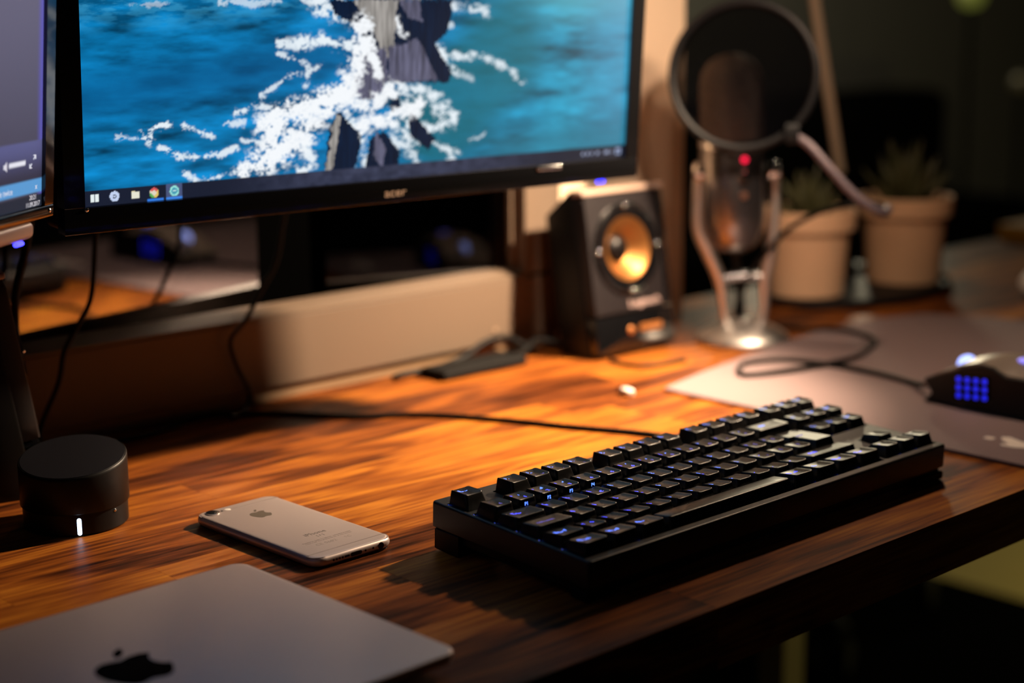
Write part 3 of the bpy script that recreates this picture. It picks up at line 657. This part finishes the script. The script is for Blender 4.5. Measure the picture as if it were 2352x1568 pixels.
def mixc(C_, c, m): return C_*(1 - m[..., None]) + c*m[..., None]
def art(U_, V_):
    wu = U_ + 7*(fbm(U_/14, V_/14) - .5); wv = V_ + 7*(fbm(U_/14 + 50, V_/14 + 9) - .5)
    sw = fbm(U_/30 + 3, V_/7, 5)                      # swell
    tx = ss(240, 420, U_)
    base = lin((8, 112, 168))*(1 - tx[..., None]) + lin((30, 134, 166))*tx[..., None]
    base = base*(np.clip(-.15 + 2.3*sw, .25, 2))[..., None]
    base = mixc(base, lin((6, 78, 128)), .7*ss(30, 0, np.abs(V_ - 70 - .1*U_))*ss(280, 150, U_))
    base = mixc(base, lin((60, 160, 205)), .6*ss(105, 135, V_ + 10*(sw-.5))*ss(230, 120, U_)*ss(.35, .6, fbm(U_/10, V_/2.5)))
    base = mixc(base, lin((80, 180, 200)), .75*ss(95, 135, V_)*ss(300, 430, U_))
    base = mixc(base, lin((70, 150, 190)), .5*ss(400, 470, U_))
    base = mixc(base, lin((40, 118, 142)), .6*ss(45, 15, V_)*ss(300, 360, U_))
    base = mixc(base, lin((20, 105, 120)), .8*ss(60, 20, poldist(U_, V_, [(285, 40), (345, 90)])))
    C_ = base
    n1 = .62*fbm(U_/7, V_/5, 5) + .38*fbm(U_/2.6 + 9, V_/1.9 + 4, 4); n2 = fbm(U_/1.3 + 40, V_/1.1, 3)
    for pts, w, k in FOAM:   # thin lace first, dense foam after
        d = poldist(wu, wv, pts)
        m = ss(-.15, .45, (1 - d/(w*1.6))*.55 + (n1 - .5)*2.6 + (n2-.5)*.9 - .02) * ss(w*2.6, w*.8, d)
        C_ = mixc(C_, lin((225, 235, 242)), np.clip(m*k, 0, 1))
    streak = fbm(U_/1.6, V_/16, 3)
    for pts, kind in ROCKS:
        m = inpoly(U_ + 3.0*(n1-.5)*2, V_ + 3.0*(n2-.5)*2, pts).astype(float)
        if kind == 0: c = lin((6, 26, 52))[None, None]*(.5 + streak)[..., None]
        elif kind == 1: c = lin((150, 146, 142))[None, None]*(.25 + 1.5*streak)[..., None]
        else: c = lin((92, 92, 115))[None, None]*(.15 + 1.7*streak)[..., None]
        C_ = C_*(1 - m[..., None]) + c*m[..., None]
    for pts, w, k in FOAM2:
        d = poldist(wu, wv, pts); m = ss(-.15, .40, (1 - d/(w*1.7))*.9 + (n1 - .5)*3.0 + (n2-.5)*1.0 - .04) * ss(w*2.3, w*.8, d)
        C_ = mixc(C_, lin((240, 244, 248)), np.clip(m*k*(.72 + .6*n2), 0, 1))
    # taskbar with icons
    bar = (V_ < 10.3); tb = lin((24, 30, 48))[None, None] + (fbm(U_/6, V_/4)*.055*ss(90, 200, U_)*ss(420, 300, U_))[..., None]*np.array([.8, .9, 1.6])
    C_ = np.where(bar[..., None], tb, C_)
    def rect(u0, u1, v0, v1, c, C_): return np.where(((U_ >= u0) & (U_ <= u1) & (V_ >= v0) & (V_ <= v1))[..., None], lin(c), C_)
    def disc(cu, cv, r0, r1, c, C_): d = np.hypot(U_-cu, V_-cv); return np.where(((d >= r0) & (d <= r1))[..., None], lin(c), C_)
    C_ = rect(5, 10.3, 2.8, 7.8, (225, 235, 235), C_); C_ = rect(7.5, 7.9, 2.8, 7.8, (60, 70, 90), C_)
    C_ = disc(21.5, 5.4, 1.4, 3.4, (190, 205, 235), C_); C_ = disc(21.5, 5.4, 0, .8, (190, 205, 235), C_)
    C_ = rect(33.5, 39.5, 2.8, 7.2, (225, 225, 205), C_); C_ = rect(33.5, 36, 7.2, 8.1, (225, 215, 170), C_)
    C_ = disc(50, 5.4, 0, 3.3, (220, 210, 190), C_)
    a_ = np.arctan2(V_-5.4, U_-50); d_ = np.hypot(U_-50, V_-5.4)
    for lo_, hi_, c in ((.5, 2.6, (215, 90, 90)), (-3.2, -1.6, (90, 170, 90)), (-1.6, .5, (220, 190, 100))):
        C_ = np.where(((d_ < 3.4) & (d_ > 1.7) & (a_ > lo_) & (a_ < hi_))[..., None], lin(c), C_)
    C_ = rect(59, 71, 0, 10.3, (72, 84, 122), C_)
    C_ = disc(65, 5.4, 2.3, 3.5, (150, 225, 215), C_); C_ = disc(65, 5.4, 0, 2.3, (70, 150, 175), C_); C_ = rect(63.6, 66.4, 5.0, 5.8, (210, 240, 235), C_)
    C_ = rect(45, 57, 0, 1.3, (50, 120, 220), C_); C_ = rect(59, 71, 0, 1.3, (60, 130, 225), C_)
    for u0, u1 in ((430, 433), (435, 438), (440, 442), (446, 449), (455, 460), (462, 463.5)): C_ = rect(u0, u1, 4, 6.5, (150, 160, 190), C_)
    C_ = rect(467, 473, 2.5, 7.5, (150, 165, 200), C_); C_ = rect(468.5, 471.5, 4, 6, (60, 70, 100), C_)
    return C_


TILT = 4.0
mon = tag(empty('monitor', (-110.2, 349.9, 204.7), (R_(TILT), 0, R_(-3.2))), 'wide black monitor showing a blue sea with white surf round a rock', 'monitor')
def bezel_parts(mon, Wd, Hd, bl, br, bb, bt, dep, chin=GLOSSB):
    fr_ = MB()
    for x0, x1, z0, z1 in ((-bl, Wd+br, -bb, -.2), (-bl, Wd+br, Hd+.2, Hd+bt), (-bl, -.2, -.2, Hd+.2), (Wd+.2, Wd+br, -.2, Hd+.2)):
        fr_.box(x0, x1, -2.4, 8, z0, z1, .7, seg=2)
    fr_.build('bezel', chin, mon)
    MB().slab([(x, z) for x, z in rrect(-bl + 1, Wd+br - 1, -bb + 1, Hd+bt - 1, 5, 4)], -dep, -1.0, 4, Matrix(((1, 0, 0, 0), (0, 0, -1, 0), (0, 1, 0, 0), (0, 0, 0, 1)))).build('back_cover', BLACK, mon)
bezel_parts(mon, 477, 268, 14.5, 13.5, 17.2, 16, 32)
screen_mesh('screen', 760, 430, 477, 268, art, mon, 1.05)
def flat(x0, z0, y0=-2.45): return lambda x, y_, z: (x + x0, y0 - z, y_ + z0)
text('acer', 9.0, flat(244.5, -10.2), 'logo', mat('logo_silver', (.75, .55, .42), .3, metal=.5), mon, extrude=.2, sx=1.25)
led_ = MB().slab(rrect(-4.2, 4.2, -1.0, 1.0, .9, 4), 0, 3, .4, Matrix.Translation((453, 1, -19.8))).build('power_light', mat('power_glow', (.05, .05, .8), .3, emis=(.03, .03, 1.0), es=6.0), mon)
MB().lathe([(1.4, 0), (1.4, .8), (.6, 1.2)], (0.5, -2.2, -1.2), 12, RX).build('bezel_stud', CHROME, mon)
MB().slab(rrect(-13, 13, -1.6, 1.6, 1.5, 4), 0, 1.2, .5, Matrix.Translation((394, -2.0, -2.6)) @ RX, seg=3).build('bezel_glint', CHROME, mon)  # chrome bar stands in for a lamp highlight on the bezel
MB().box(180, 300, 30, 36, 90, 190, 2).build('mount_plate', BLACK, mon)
arm = MB().tube([(240, 36, 140), (240, 60, 150), (330, 75, 190), (520, 100, 215), (660, 128, 220)], 9, 12); arm.build('monitor_arm', BLACK, mon)

def art2(U_, V_):   # U runs -200..0 (right edge = 0)
    V_ = V_; g = ss(0, 130, V_)
    C_ = lin((66, 62, 78))[None, None]*(1 - g[..., None]) + lin((98, 94, 116))[None, None]*g[..., None]
    C_ = mixc(C_, lin((96, 92, 190)), .8*ss(-8, 0, U_ - 440))
    def rect(u0, u1, v0, v1, c, C_): return np.where(((U_-440 >= u0) & (U_-440 <= u1) & (V_ >= v0) & (V_ <= v1))[..., None], lin(c), C_)
    k = (V_ < 39.6) & (V_ > 16.6)
    C_ = np.where(k[..., None], (lin((52, 50, 66))[None, None] + (ss(16, 40, V_)[..., None])*lin((72, 74, 118))[None, None]), C_)
    C_ = rect(-440, 0, 8.2, 16.4, (88, 150, 205), C_); C_ = rect(-440, 0, 0, 8.0, (36, 42, 56), C_)
    C_ = rect(-41, -21, 26.3, 28.3, (225, 225, 235), C_)
    return C_
mo2 = tag(empty('monitor', (-164, 302, 215), (R_(5), 0, R_(36.1))), 'second black monitor cut off by the left edge, showing a grey video player', 'monitor')
s2 = screen_mesh('screen', 440, 200, 440, 268, art2, mo2, 1.05)
s2.location = (-.44, 0, 0); 
fr2 = MB()
for x0, x1, z0, z1 in ((-451, 11, -7.5, -.2), (-451, 11, 268.2, 282), (0.2, 11, -.2, 268.2), (-451, -440.2, -.2, 268.2)): fr2.box(x0, x1, -2.4, 8, z0, z1, .8, seg=2)
fr2.build('bezel', GLOSSB, mo2)
MB().slab([(x, z) for x, z in rrect(-450, 10, -6.5, 281, 5, 4)], -32, -1, 4, Matrix(((1, 0, 0, 0), (0, 0, -1, 0), (0, 1, 0, 0), (0, 0, 0, 1)))).build('back_cover', BLACK, mo2)
MB().box(-450, -12, -1.0, 12, -19, -7.7, 4, seg=4).build('chin', mat('chin_pink_reflect', (.40, .27, .24), .25), mo2)  # pink reflection on the glossy chin is put into its colour
MB().slab(rrect(-5, 5, -1.6, 1.6, 1.4, 4), 0, 2.6, .8, Matrix.Translation((-24, 2, -21.8))).build('power_light', MATS['power_glow'], mo2)
MB().lathe([(1.2, 0), (1.2, .8), (.5, 1.2)], (6.0, -2.2, -3.6), 12, RX).build('bezel_stud', CHROME, mo2)
TW = mat('screen_text', (.5, .5, .5), .5, emis=(.75, .78, .9), es=.8)
text('hide twice', 5.2, lambda x, y_, z: (x - 47, -.12 - z, y_ + 12.2), 'lettering', TW, mo2, extrude=.02)
text('x', 5, lambda x, y_, z: (x - 7, -.12 - z, y_ + 12.2), 'lettering', TW, mo2, extrude=.02)
text('20:21', 4.0, lambda x, y_, z: (x - 11, -.12 - z, y_ + 6.0), 'lettering', TW, mo2, extrude=.02)
text('11.09.2017', 4.0, lambda x, y_, z: (x - 11, -.12 - z, y_ + 1.9), 'lettering', TW, mo2, extrude=.02)
vi = MB(); 
for a, b, c, d in ((-47, -45.4, 26, 28.6),): vi.box(a, b, -.3, -.1, c, d, .02)
vi.slab([(-45.4, 26), (-43.4, 24.4), (-43.4, 30.2), (-45.4, 28.6)], .1, .3, .02, Matrix(((1, 0, 0, 0), (0, 0, -1, 0), (0, 1, 0, 0), (0, 0, 0, 1)))); vi.build('volume_icon', TW, mo2, smooth=False)
fi = MB()
for sx_, sz_ in ((1, 1), (-1, -1)):
    fi.tube([(-12 + 1.2*sx_, -.2, 27.5 + 1.2*sz_), (-12 + 3.6*sx_, -.2, 27.5 + 3.6*sz_)], .35, 5, False); fi.tube([(-12 + 3.6*sx_, -.2, 27.5 + 1.2*sz_), (-12 + 3.6*sx_, -.2, 27.5 + 3.6*sz_), (-12 + 1.2*sx_, -.2, 27.5 + 3.6*sz_)], .35, 5, False)
fi.build('fullscreen_icon', TW, mo2)
flush_text()
MB().tube([(-120, 32, 120), (-100, 70, 140), (-40, 100, 160), (60, 150, 165)], 9, 12).build('monitor_arm', BLACK, mo2)

# cords hanging behind the monitors
bpy.context.view_layer.update()
def hang(o, p): o.parent = p; o.matrix_parent_inverse = p.matrix_world.inverted(); return o
hang(MB().tube([(160, 505, 185), (156, 512, 151), (151, 516, 121), (137, 517, 101), (119, 517, 76), (103, 516, 62), (108, 517, 40), (120, 517, 14), (112, 512, 3.0), (90, 500, 2.2)], 2.0).build('cord', CABLE), mon)
hang(MB().tube([(-20, 494, 190), (-22, 500, 161), (-28, 501, 117), (-41, 501, 96), (-53, 501, 78), (-60, 500, 55), (-78, 498, 23), (-92, 470, 2.3), (-100, 455, 2.2)], 2.0).build('cord', CABLE), mon)
hang(MB().tube([(-88, 470, 185), (-92, 474, 160), (-101, 478, 120), (-100, 480, 40), (-99, 482, 3.2)], 3.0).build('cord', CABLE), mo2)

# ------------------------------------------------------------ desktop speakers
FRONTP = mat('speaker_front', (.008, .006, .007), .42, spec=.45); COPPER = mat('copper_cone', (.26, .11, .03), .42, metal=.85)
def speaker(loc, rz, label):
    s = tag(empty('desktop_speaker', loc, (0, 0, rz)), label, 'speaker', 'pair of desktop speakers')
    a = math.atan2(23, 156)   # the front leans back
    side = [(1.5, .1), (24.5, 156), (28, 157), (59, 131), (38, .1)]
    MB().slab(side, 0, 111, 1.2, P3, seg=2).build('cabinet', BLACK, s)
    F = Matrix.Translation((0, 1.4, 0)) @ Matrix.Rotation(-a, 4, 'X') @ Matrix(((1, 0, 0, 0), (0, 0, -1, 0), (0, 1, 0, 0), (0, 0, 0, 1)))   # (x, up, out)
    F = F @ Matrix.Translation((0, 0, 10))
    hole, outl = [], []
    for i in range(64):
        t = 2*math.pi*i/64 + .01; c_, s_ = math.cos(t), math.sin(t)
        k_ = min((47.5 if c_ > 0 else 49.5)/abs(c_), (53.0 if s_ > 0 else 60.0)/abs(s_))
        hole.append((52 + 40*c_, 100 + 40*s_)); outl.append((52 + k_*c_, 100 + k_*s_))
    MB().rings([[(x, y_, -9.9) for x, y_ in outl], [(x, y_, 1.6) for x, y_ in outl], [(52 + (x-52)*.985, 100 + (y_-100)*.985, 2.6) for x, y_ in outl], [(x, y_, 2.6) for x, y_ in hole], [(x, y_, -9.9) for x, y_ in hole]], cap0=False, cap1=False, M=F).build('front_panel', FRONTP, s)
    MB().slab(rrect(2, 109, 3, 38.5, 3, 4), -9.9, 2.0, 1.0, F, seg=2).build('lower_panel', GLOSSB, s)
    MB().slab(rrect(0.5, 110.5, 153.4, 158.5, 2, 3), -12, 3.0, 1.0, F, seg=2).build('top_trim', mat('trim_beige', (.34, .24, .19), .35), s)
    MB().slab(rrect(100, 109.5, 40, 153, 3, 4), -9.9, 2.2, 1.0, F, seg=2).build('side_rail', GLOSSB, s)
    T = F @ Matrix.Translation((52, 100, 0))
    dr = MB().lathe([(43.5, 2.3), (43.5, 5.0), (41, 6.0), (37, 4.6), (33, 4.2), (30.5, 4.8)], (0, 0, 0), 48, T, cap0=False, cap1=False).build('driver', GLOSSB, s)
    MB().lathe([(30.6, 4.8), (28, 4.0), (19, -4.5), (13.0, -9.0)], (0, 0, 0), 40, T, cap0=False, cap1=False).build('cone', COPPER, dr)
    MB().lathe([(13.2, -8.9), (11, -5.6), (6.5, -3.2), (.1, -2.4)], (0, 0, 0), 32, T, cap0=False).build('dust_cap', mat('dust_cap_dark', (.004, .003, .003), .35, spec=.2), dr)
    MB().lathe([(35, 2.5), (33.5, 2.8), (31, 2.0), (12, -9.6), (.1, -9.6)], (0, 0, 0), 32, T, cap0=False).build('basket', BLACK, dr)
    for ang in (90, 270, 180, 0):
        MB().sphere((0, 0, 0), 1.9, 6).build('screw', CHROME, dr, M=T @ Matrix.Translation((39.8*math.cos(R_(ang)), 39.8*math.sin(R_(ang)), 5.4)))
    text('Logitech', 9.6, lambda x, y_, z: tuple(F @ Vector((x + 70, y_ + 47, 2.7 + z))), 'lettering', mat('logo_pinkish', (.85, .62, .58), .3, metal=.4), s, extrude=.25, sx=1.3)
    MB().sphere((0, 0, 0), 4.2, 8, 1, 1, .5).build('reflect_spot', mat('orange_reflect', (.45, .17, .05), .3, metal=.6), s, M=F @ Matrix.Translation((48, 22, 2.4)))  # orange shapes here stand in for the reflection in the lower panel
    MB().slab(rrect(60, 92, 19, 26, 3, 4), 1.8, 2.6, .4, F, seg=2).build('reflect_bar', MATS['orange_reflect'], s)
    flush_text(); return s
spk = speaker((453, 448, 0), 0, 'black desktop speaker with a copper cone standing to the left of the microphone')
speaker((-126, 411, 0), R_(77), 'black desktop speaker at the left edge, behind the round puck')

bpy.context.view_layer.update()
# low dark adapter and cable bundle along the sill, left of the right speaker
ad = tag(empty('power_adapter', (0, 0, 0)), 'low black power adapter box against the sill left of the right speaker', 'power adapter')
MB().box(300, 400, 478, 512, .2, 9, 3, seg=3).build('housing', RUB, ad); MB().tube([(400, 495, 6), (415, 498, 8), (430, 496, 16), (444, 480, 14)], 3, 8).build('cable', CABLE, ad)
hang(MB().tube([(436, 506, 3.2), (425, 515, 12), (405, 517, 20), (380, 516, 18), (360, 516, 10), (330, 517, 4), (285, 517, 3), (270, 512, 3.2)], 3.0).build('cord', CABLE), spk)
hang(MB().tube([(462, 430, 2.2), (458, 412, 2.2), (462, 395, 2.2), (480, 385, 2.2), (510, 380, 2.2)], 2.0).build('cord', CABLE), spk)
wp = tag(empty('cable_highlight', (378, 331, 0), (0, 0, R_(70))), 'tiny white piece standing in for a cable highlight, left of the mouse pad corner', 'cable highlight')  # white piece stands in for a glossy highlight on a cable
MB().slab(rrect(-9, 5, -4, 4, 2, 4), .1, 6.2, 1.5, seg=3).build('shell', WHITEP, wp); MB().box(5, 14, -3, 3, 1.2, 4.2, .3).build('highlight_tip', CHROME, wp)

# ------------------------------------------------------------ microphone
mi = tag(empty('microphone', (628, 408, 0), (0, 0, R_(-42.8))), 'chrome desk microphone on a round base, behind the black pop filter', 'microphone')
base = MB().lathe([(44, .1), (46, 1.5), (46, 3), (44, 6), (38, 10.5), (30, 14.5), (20, 18), (11, 20), (9, 22), (.1, 23)], (0, 0, 0), 56).build('base', SATIN, mi)
TB = Matrix.Translation((-9, 0, 0)) @ Matrix.Rotation(R_(-1.5), 4, 'Y')
def mlathe(prof, nm, m, n_=48, **k): return MB().lathe(prof, (0, 0, 0), n_, TB, **k).build(nm, m, mi)
mlathe([(.1, 88), (12, 89), (20, 93), (26, 101), (29.5, 112), (31, 124), (31.2, 190), (30.2, 192)], 'body', DCHROME)
mlathe([(31.6, 192), (31.8, 194), (31.6, 197)], 'collar', CHROME, cap0=False, cap1=False)
gm = bpy.data.materials.new('grille_mesh'); gm.use_nodes = True; b_ = gm.node_tree.nodes['Principled BSDF']; b_.inputs['Base Color'].default_value = (.9, .75, .66, 1); b_.inputs['Metallic'].default_value = .8; b_.inputs['Roughness'].default_value = .4
vo = gm.node_tree.nodes.new('ShaderNodeTexVoronoi'); vo.inputs['Scale'].default_value = 420; tcc = gm.node_tree.nodes.new('ShaderNodeTexCoord'); gm.node_tree.links.new(tcc.outputs['Object'], vo.inputs[0])
bp_ = gm.node_tree.nodes.new('ShaderNodeBump'); bp_.inputs['Strength'].default_value = 1; bp_.inputs['Distance'].default_value = .002; gm.node_tree.links.new(vo.outputs[0], bp_.inputs['Height']); gm.node_tree.links.new(bp_.outputs[0], b_.inputs['Normal'])
mlathe([(30.5, 197), (31, 215), (30.8, 250), (28.5, 262), (22, 272), (12, 278), (.1, 280)], 'grille', gm)
MB().sphere((0, 0, 0), 2.6, 8, 1, .5, 1).build('red_light', mat('red_glow', (.6, .0, .05), .3, emis=(1.0, .01, .06), es=2.2), mi, M=Matrix.Translation((-6, -31, 181)))
MB().lathe([(6.0, 0), (6.0, 6), (5, 8), (.1, 8.4)], (-6, -30, 165), 24, RX).build('knob', CHROME, mi)
MB().lathe([(3.5, 0), (3.5, 1.5), (.1, 2)], (-6, -30.8, 147), 16, RX).build('mute_button', mat('button_brown', (.35, .18, .12), .3, metal=.5), mi)
for sg in (-1, 1):
    MB().tube([(-9 + 37*sg, 0, 166), (-9 + 38*sg, 0, 140), (-9 + 37*sg, 0, 110), (-5 + 30*sg, 0, 86), (-2 + 22*sg, 0, 60), (20*sg, 0, 34), (17*sg, 0, 12)], [5, 4.5, 5.5, 6.5, 6, 4.5, 4], 12).build('yoke_arm', SATIN, mi)
    MB().lathe([(9, 0), (9.5, 2), (9.5, 9), (7.5, 11), (.1, 11.5)], (-9 + 31*sg, 0, 167), 24, Matrix.Rotation(R_(90*sg), 4, 'Y')).build('side_knob', CHROME, mi)
MB().tube([(-20, 0, 62), (0, 0, 64), (20, 0, 62)], 5, 10).build('cross_bar', DCHROME, mi)
MB().tube([(-9, 4, 90), (-6, 8, 70), (-2, 10, 40), (0, 12, 17)], 4.0, 8).build('cable', CABLE, mi)

# pop filter on its gooseneck
pf = tag(empty('pop_filter', (580, 374, 261)), 'round black mesh pop filter on a grey gooseneck in front of the microphone', 'pop filter')
nrm = Vector((-.84, -.52, .10)).normalized(); Q = nrm.to_track_quat('Z', 'Y').to_matrix().to_4x4()
def pfl(prof, nm, m, n_=64, **k): return MB().lathe(prof, (0, 0, 0), n_, Q, **k).build(nm, m, pf)
rg = MB(); ring_p = [(66.5 + 4.2*math.cos(t) , 6.5*math.sin(t)) for t in [2*math.pi*i/14 for i in range(15)]]
rg.lathe(ring_p, (0, 0, 0), 72, Q, cap0=False, cap1=False); rg.build('hoop', mat('hoop_black', (.004, .004, .005), .6, spec=.25), pf)
rg = MB(); rg.lathe([(66.0 + 2.6*math.cos(t), -17 + 3*math.sin(t)) for t in [2*math.pi*i/10 for i in range(11)]], (0, 0, 0), 72, Q, cap0=False, cap1=False); rg.build('rear_hoop', mat('hoop_grey', (.035, .03, .032), .35), pf)
nm_ = bpy.data.materials.new('nylon_mesh'); nm_.use_nodes = True; N = nm_.node_tree; N.nodes.clear(); o_ = N.nodes.new('ShaderNodeOutputMaterial'); mx_ = N.nodes.new('ShaderNodeMixShader'); t_ = N.nodes.new('ShaderNodeBsdfTransparent'); d_ = N.nodes.new('ShaderNodeBsdfDiffuse')
d_.inputs[0].default_value = (.0015, .0015, .002, 1); t_.inputs[0].default_value = (.80, .78, .78, 1)
tn = N.nodes.new('ShaderNodeTexCoord'); vn = N.nodes.new('ShaderNodeTexNoise'); vn.inputs['Scale'].default_value = 700; N.links.new(tn.outputs['Object'], vn.inputs[0]); mr = N.nodes.new('ShaderNodeMapRange'); mr.inputs[3].default_value = .35; mr.inputs[4].default_value = .80; N.links.new(vn.outputs[0], mr.inputs[0])
N.links.new(mr.outputs[0], mx_.inputs[0]); N.links.new(t_.outputs[0], mx_.inputs[1]); N.links.new(d_.outputs[0], mx_.inputs[2]); N.links.new(mx_.outputs[0], o_.inputs[0])
pfl([(64, 3.6), (.1, 3.7)], 'front_mesh', nm_, cap0=False, cap1=False); pfl([(64, -4.6), (.1, -4.5)], 'rear_mesh', nm_, cap0=False, cap1=False)
gp = [(603.1, 328.9, 205.4), (606.7, 316.6, 197.9), (612.8, 298.5, 178.6), (621.8, 280.1, 157.3), (632.9, 266.0, 143.5), (646.5, 260.1, 137.6), (663.7, 268.3, 139.3), (668.0, 285.8, 141.5), (662.3, 311.2, 139.1), (652.2, 338.8, 130.2), (640.0, 360.0, 116.1), (638, 378, 100), (630, 400, 70), (628, 414, 40), (628, 420, 16)]
gq = [tuple(Vector(p) - Vector((580, 374, 261))) for p in gp]
MB().tube(gq[:7], 4.2, 12).build('gooseneck', NECK, pf); MB().tube(gq[6:], 2.6, 10).build('lower_neck', CABLE, pf)
MB().box(-8, 8, -6, 6, -10, 8, 2, Matrix.Translation((20, -42, -51)) @ Matrix.Rotation(R_(40), 4, 'Z'), seg=2).build('clamp', BLACK, pf)

# ------------------------------------------------------------ potted succulents on a tray
ty = tag(empty('tray', (930, 487, 0)), 'low black oval tray under the two cream plant pots', 'tray')
MB().rings([[((138 - i)*math.cos(t), (84 - i)*math.sin(t), z) for t in [2*math.pi*k/56 for k in range(56)]] for i, z in ((3, .1), (0, 2), (0, 9), (1.5, 10), (3, 9), (4, 4), (60, 4))]).build('dish', TRAYM, ty)
def pot(loc, h, label, tall, seed):
    p = tag(empty('potted_succulent', loc), label, 'potted plant', 'pair of potted succulents')
    MB().lathe([(40, 0), (42, 1), (47, h-26), (48, h-23), (53.5, h-22), (55.5, h-1.5), (54, h), (50.5, h-1), (48, h-14), (.1, h-14)], (0, 0, 0), 56).build('pot', POT, p)
    MB().lathe([(48.5, h-15), (47, h-12), (20, h-9), (.1, h-8)], (0, 0, 0), 32, cap0=False).build('soil', SOIL, p)
    rn = random.Random(seed)
    for k in range(30):
        ring = k // 10; a = 2*math.pi*(k*0.381966) + rn.random()*.3; lean = (.18, .5, .85)[ring] + rn.random()*.15; L = tall*(1 - .12*ring)*(.8 + .3*rn.random())
        dr = Vector((math.cos(a)*math.sin(lean), math.sin(a)*math.sin(lean), math.cos(lean))); st = Vector((math.cos(a)*5*(ring+.4), math.sin(a)*5*(ring+.4), h-11))
        pts = [st + dr*L*t + Vector((0, 0, 1))*(L*.18*t*t) for t in (0, .3, .65, 1)]
        MB().tube(pts, [4.6, 5.4, 3.2, .4], 6).build('leaf', LEAF, p)
    return p
pot((863, 512, 4.2), 96, 'cream pot with a dark succulent, right behind the microphone', 48, 1)
p2 = pot((1012, 484, 4.2), 100, 'cream pot with a taller spiky succulent, right of its twin', 62, 5)

# ------------------------------------------------------------ desk lamp (head above the frame)
dl = tag(empty('desk_lamp', (1030, 575, 0)), 'slim pale desk lamp pole rising at a slant behind the potted plants', 'lamp')
rel = lambda x, y_, z: (x - 1030, y_ - 575, z)
MB().box(-22, 22, -22, 22, .2, 12, 2, seg=2).build('clamp', BLACK, dl)
MB().tube([rel(1030, 572, 10), rel(990.5, 562, 128)], 7.2, 16, False).build('pole_dark_cover', SOFA, dl)  # black cover added to keep the lit pole dark between the pots
MB().tube([rel(1030, 572, 10), rel(990, 562, 131), rel(930, 560, 328), rel(899, 558, 440)], 6.2, 16, False).build('lower_arm', LAMPM, dl)
MB().tube([rel(899, 558, 440), rel(720, 360, 500), rel(*(Vector(LAMP) - AIM*70))], 5.5, 12, False).build('upper_arm', LAMPM, dl)
MB().sphere(rel(899, 558, 440), 10, 8).build('elbow', BLACK, dl)
TL_ = (-AIM).to_track_quat('Z', 'Y').to_matrix().to_4x4()
MB().lathe([(12, 74), (14, 60), (30, 36), (44, 8), (43, 8), (29, 35), (13, 59), (8, 60)], rel(*LAMP), 40, TL_).build('lamp_shade', LAMPM, dl)
MB().lathe([(7, 62), (9, 46), (9, 26), (7, 25)], rel(*LAMP), 20, TL_).build('socket', BLACK, dl)

# ------------------------------------------------------------ things at the far right end of the desk and beyond
tag(MB().sphere((1040, 332, 14), 14, 12, 1, 1, .98).build('ball', WHITEP), 'small white ball on the desk at the right edge, behind the mouse', 'ball')
bk = tag(empty('book', (1480, 560, 0.2)), 'thick book with a mustard cover lying at the far end of the desk', 'book')
MB().box(-70, 120, -60, 40, 0, 3, .5).build('cover', MUST, bk); MB().box(-67, 120, -57, 40, 3, 17, .5).build('pages', MUST, bk); MB().box(-70, 120, -60, 40, 17, 20, .5).build('cover', MUST, bk)
mn = tag(empty('sofa', (2900, 2480, -740)), 'black sofa in the dark room beyond the desk', 'sofa')
MB().box(-900, 1400, -300, 100, 20, 420, 40, seg=3).build('seat', SOFA, mn); MB().box(-900, 1400, 60, 320, 20, 760, 50, seg=3).build('backrest', SOFA, mn)
for x in (-860, 1300): MB().box(x, x+60, -260, -200, .5, 22, 4).build('leg', SOFA, mn)
ch = tag(empty('office_chair', (1560, 1130, -728), (0, 0, R_(20))), 'black office chair in shadow beyond the desk front', 'office chair')
for k in range(5):
    a = R_(72*k + 10); MB().tube([(0, 0, 110), (160*math.cos(a), 160*math.sin(a), 95), (300*math.cos(a), 300*math.sin(a), 62)], [32, 26, 18], 10).build('base_spoke', BLACK, ch)
    MB().lathe([(26, -14), (28, -10), (28, 10), (26, 14)], (300*math.cos(a), 300*math.sin(a), 29), 20, Matrix.Rotation(R_(90), 4, 'X')).build('caster', BLACK, ch)
MB().lathe([(26, 90), (26, 330), (18, 340), (18, 380)], (0, 0, 0), 20).build('column', BLACK, ch)
MB().slab(rrect(-240, 240, -240, 240, 80, 6), 380, 450, 30, seg=4).build('seat', SOFA, ch)
MB().slab(rrect(-210, 210, 520, 950, 60, 6), 0, 50, 20, Matrix.Translation((0, 300, 0)) @ RX, seg=3).build('backrest', SOFA, ch)
MB().tube([(0, 200, 400), (0, 290, 420), (0, 300, 620)], 22, 10).build('back_post', BLACK, ch)
for i, (x, y_, z, r_, c, e_) in enumerate(((3405, 1906, 330, 38, (.55, .60, .10), .16), (3474, 1783, 93, 26, (.5, .35, .15), .02))):
    g = tag(empty('globe_lamp', (x, y_, -740)), ('dim green-yellow globe lamp far off in the dark room, top right', 'faint brown globe lamp far off at the right edge, lower than the green one')[i], 'lamp')
    MB().sphere((0, 0, z + 740), r_, 10).build('globe', mat('globe_%d' % i, (.02, .02, .01), .5, emis=c, es=e_), g)
    MB().lathe([(50, .2), (50, 8), (12, 14), (7, 30), (7, z + 740 - r_ - 4), (14, z + 740 - r_ + 2)], (0, 0, 0), 20).build('stand', SOFA, g)
flush_text()
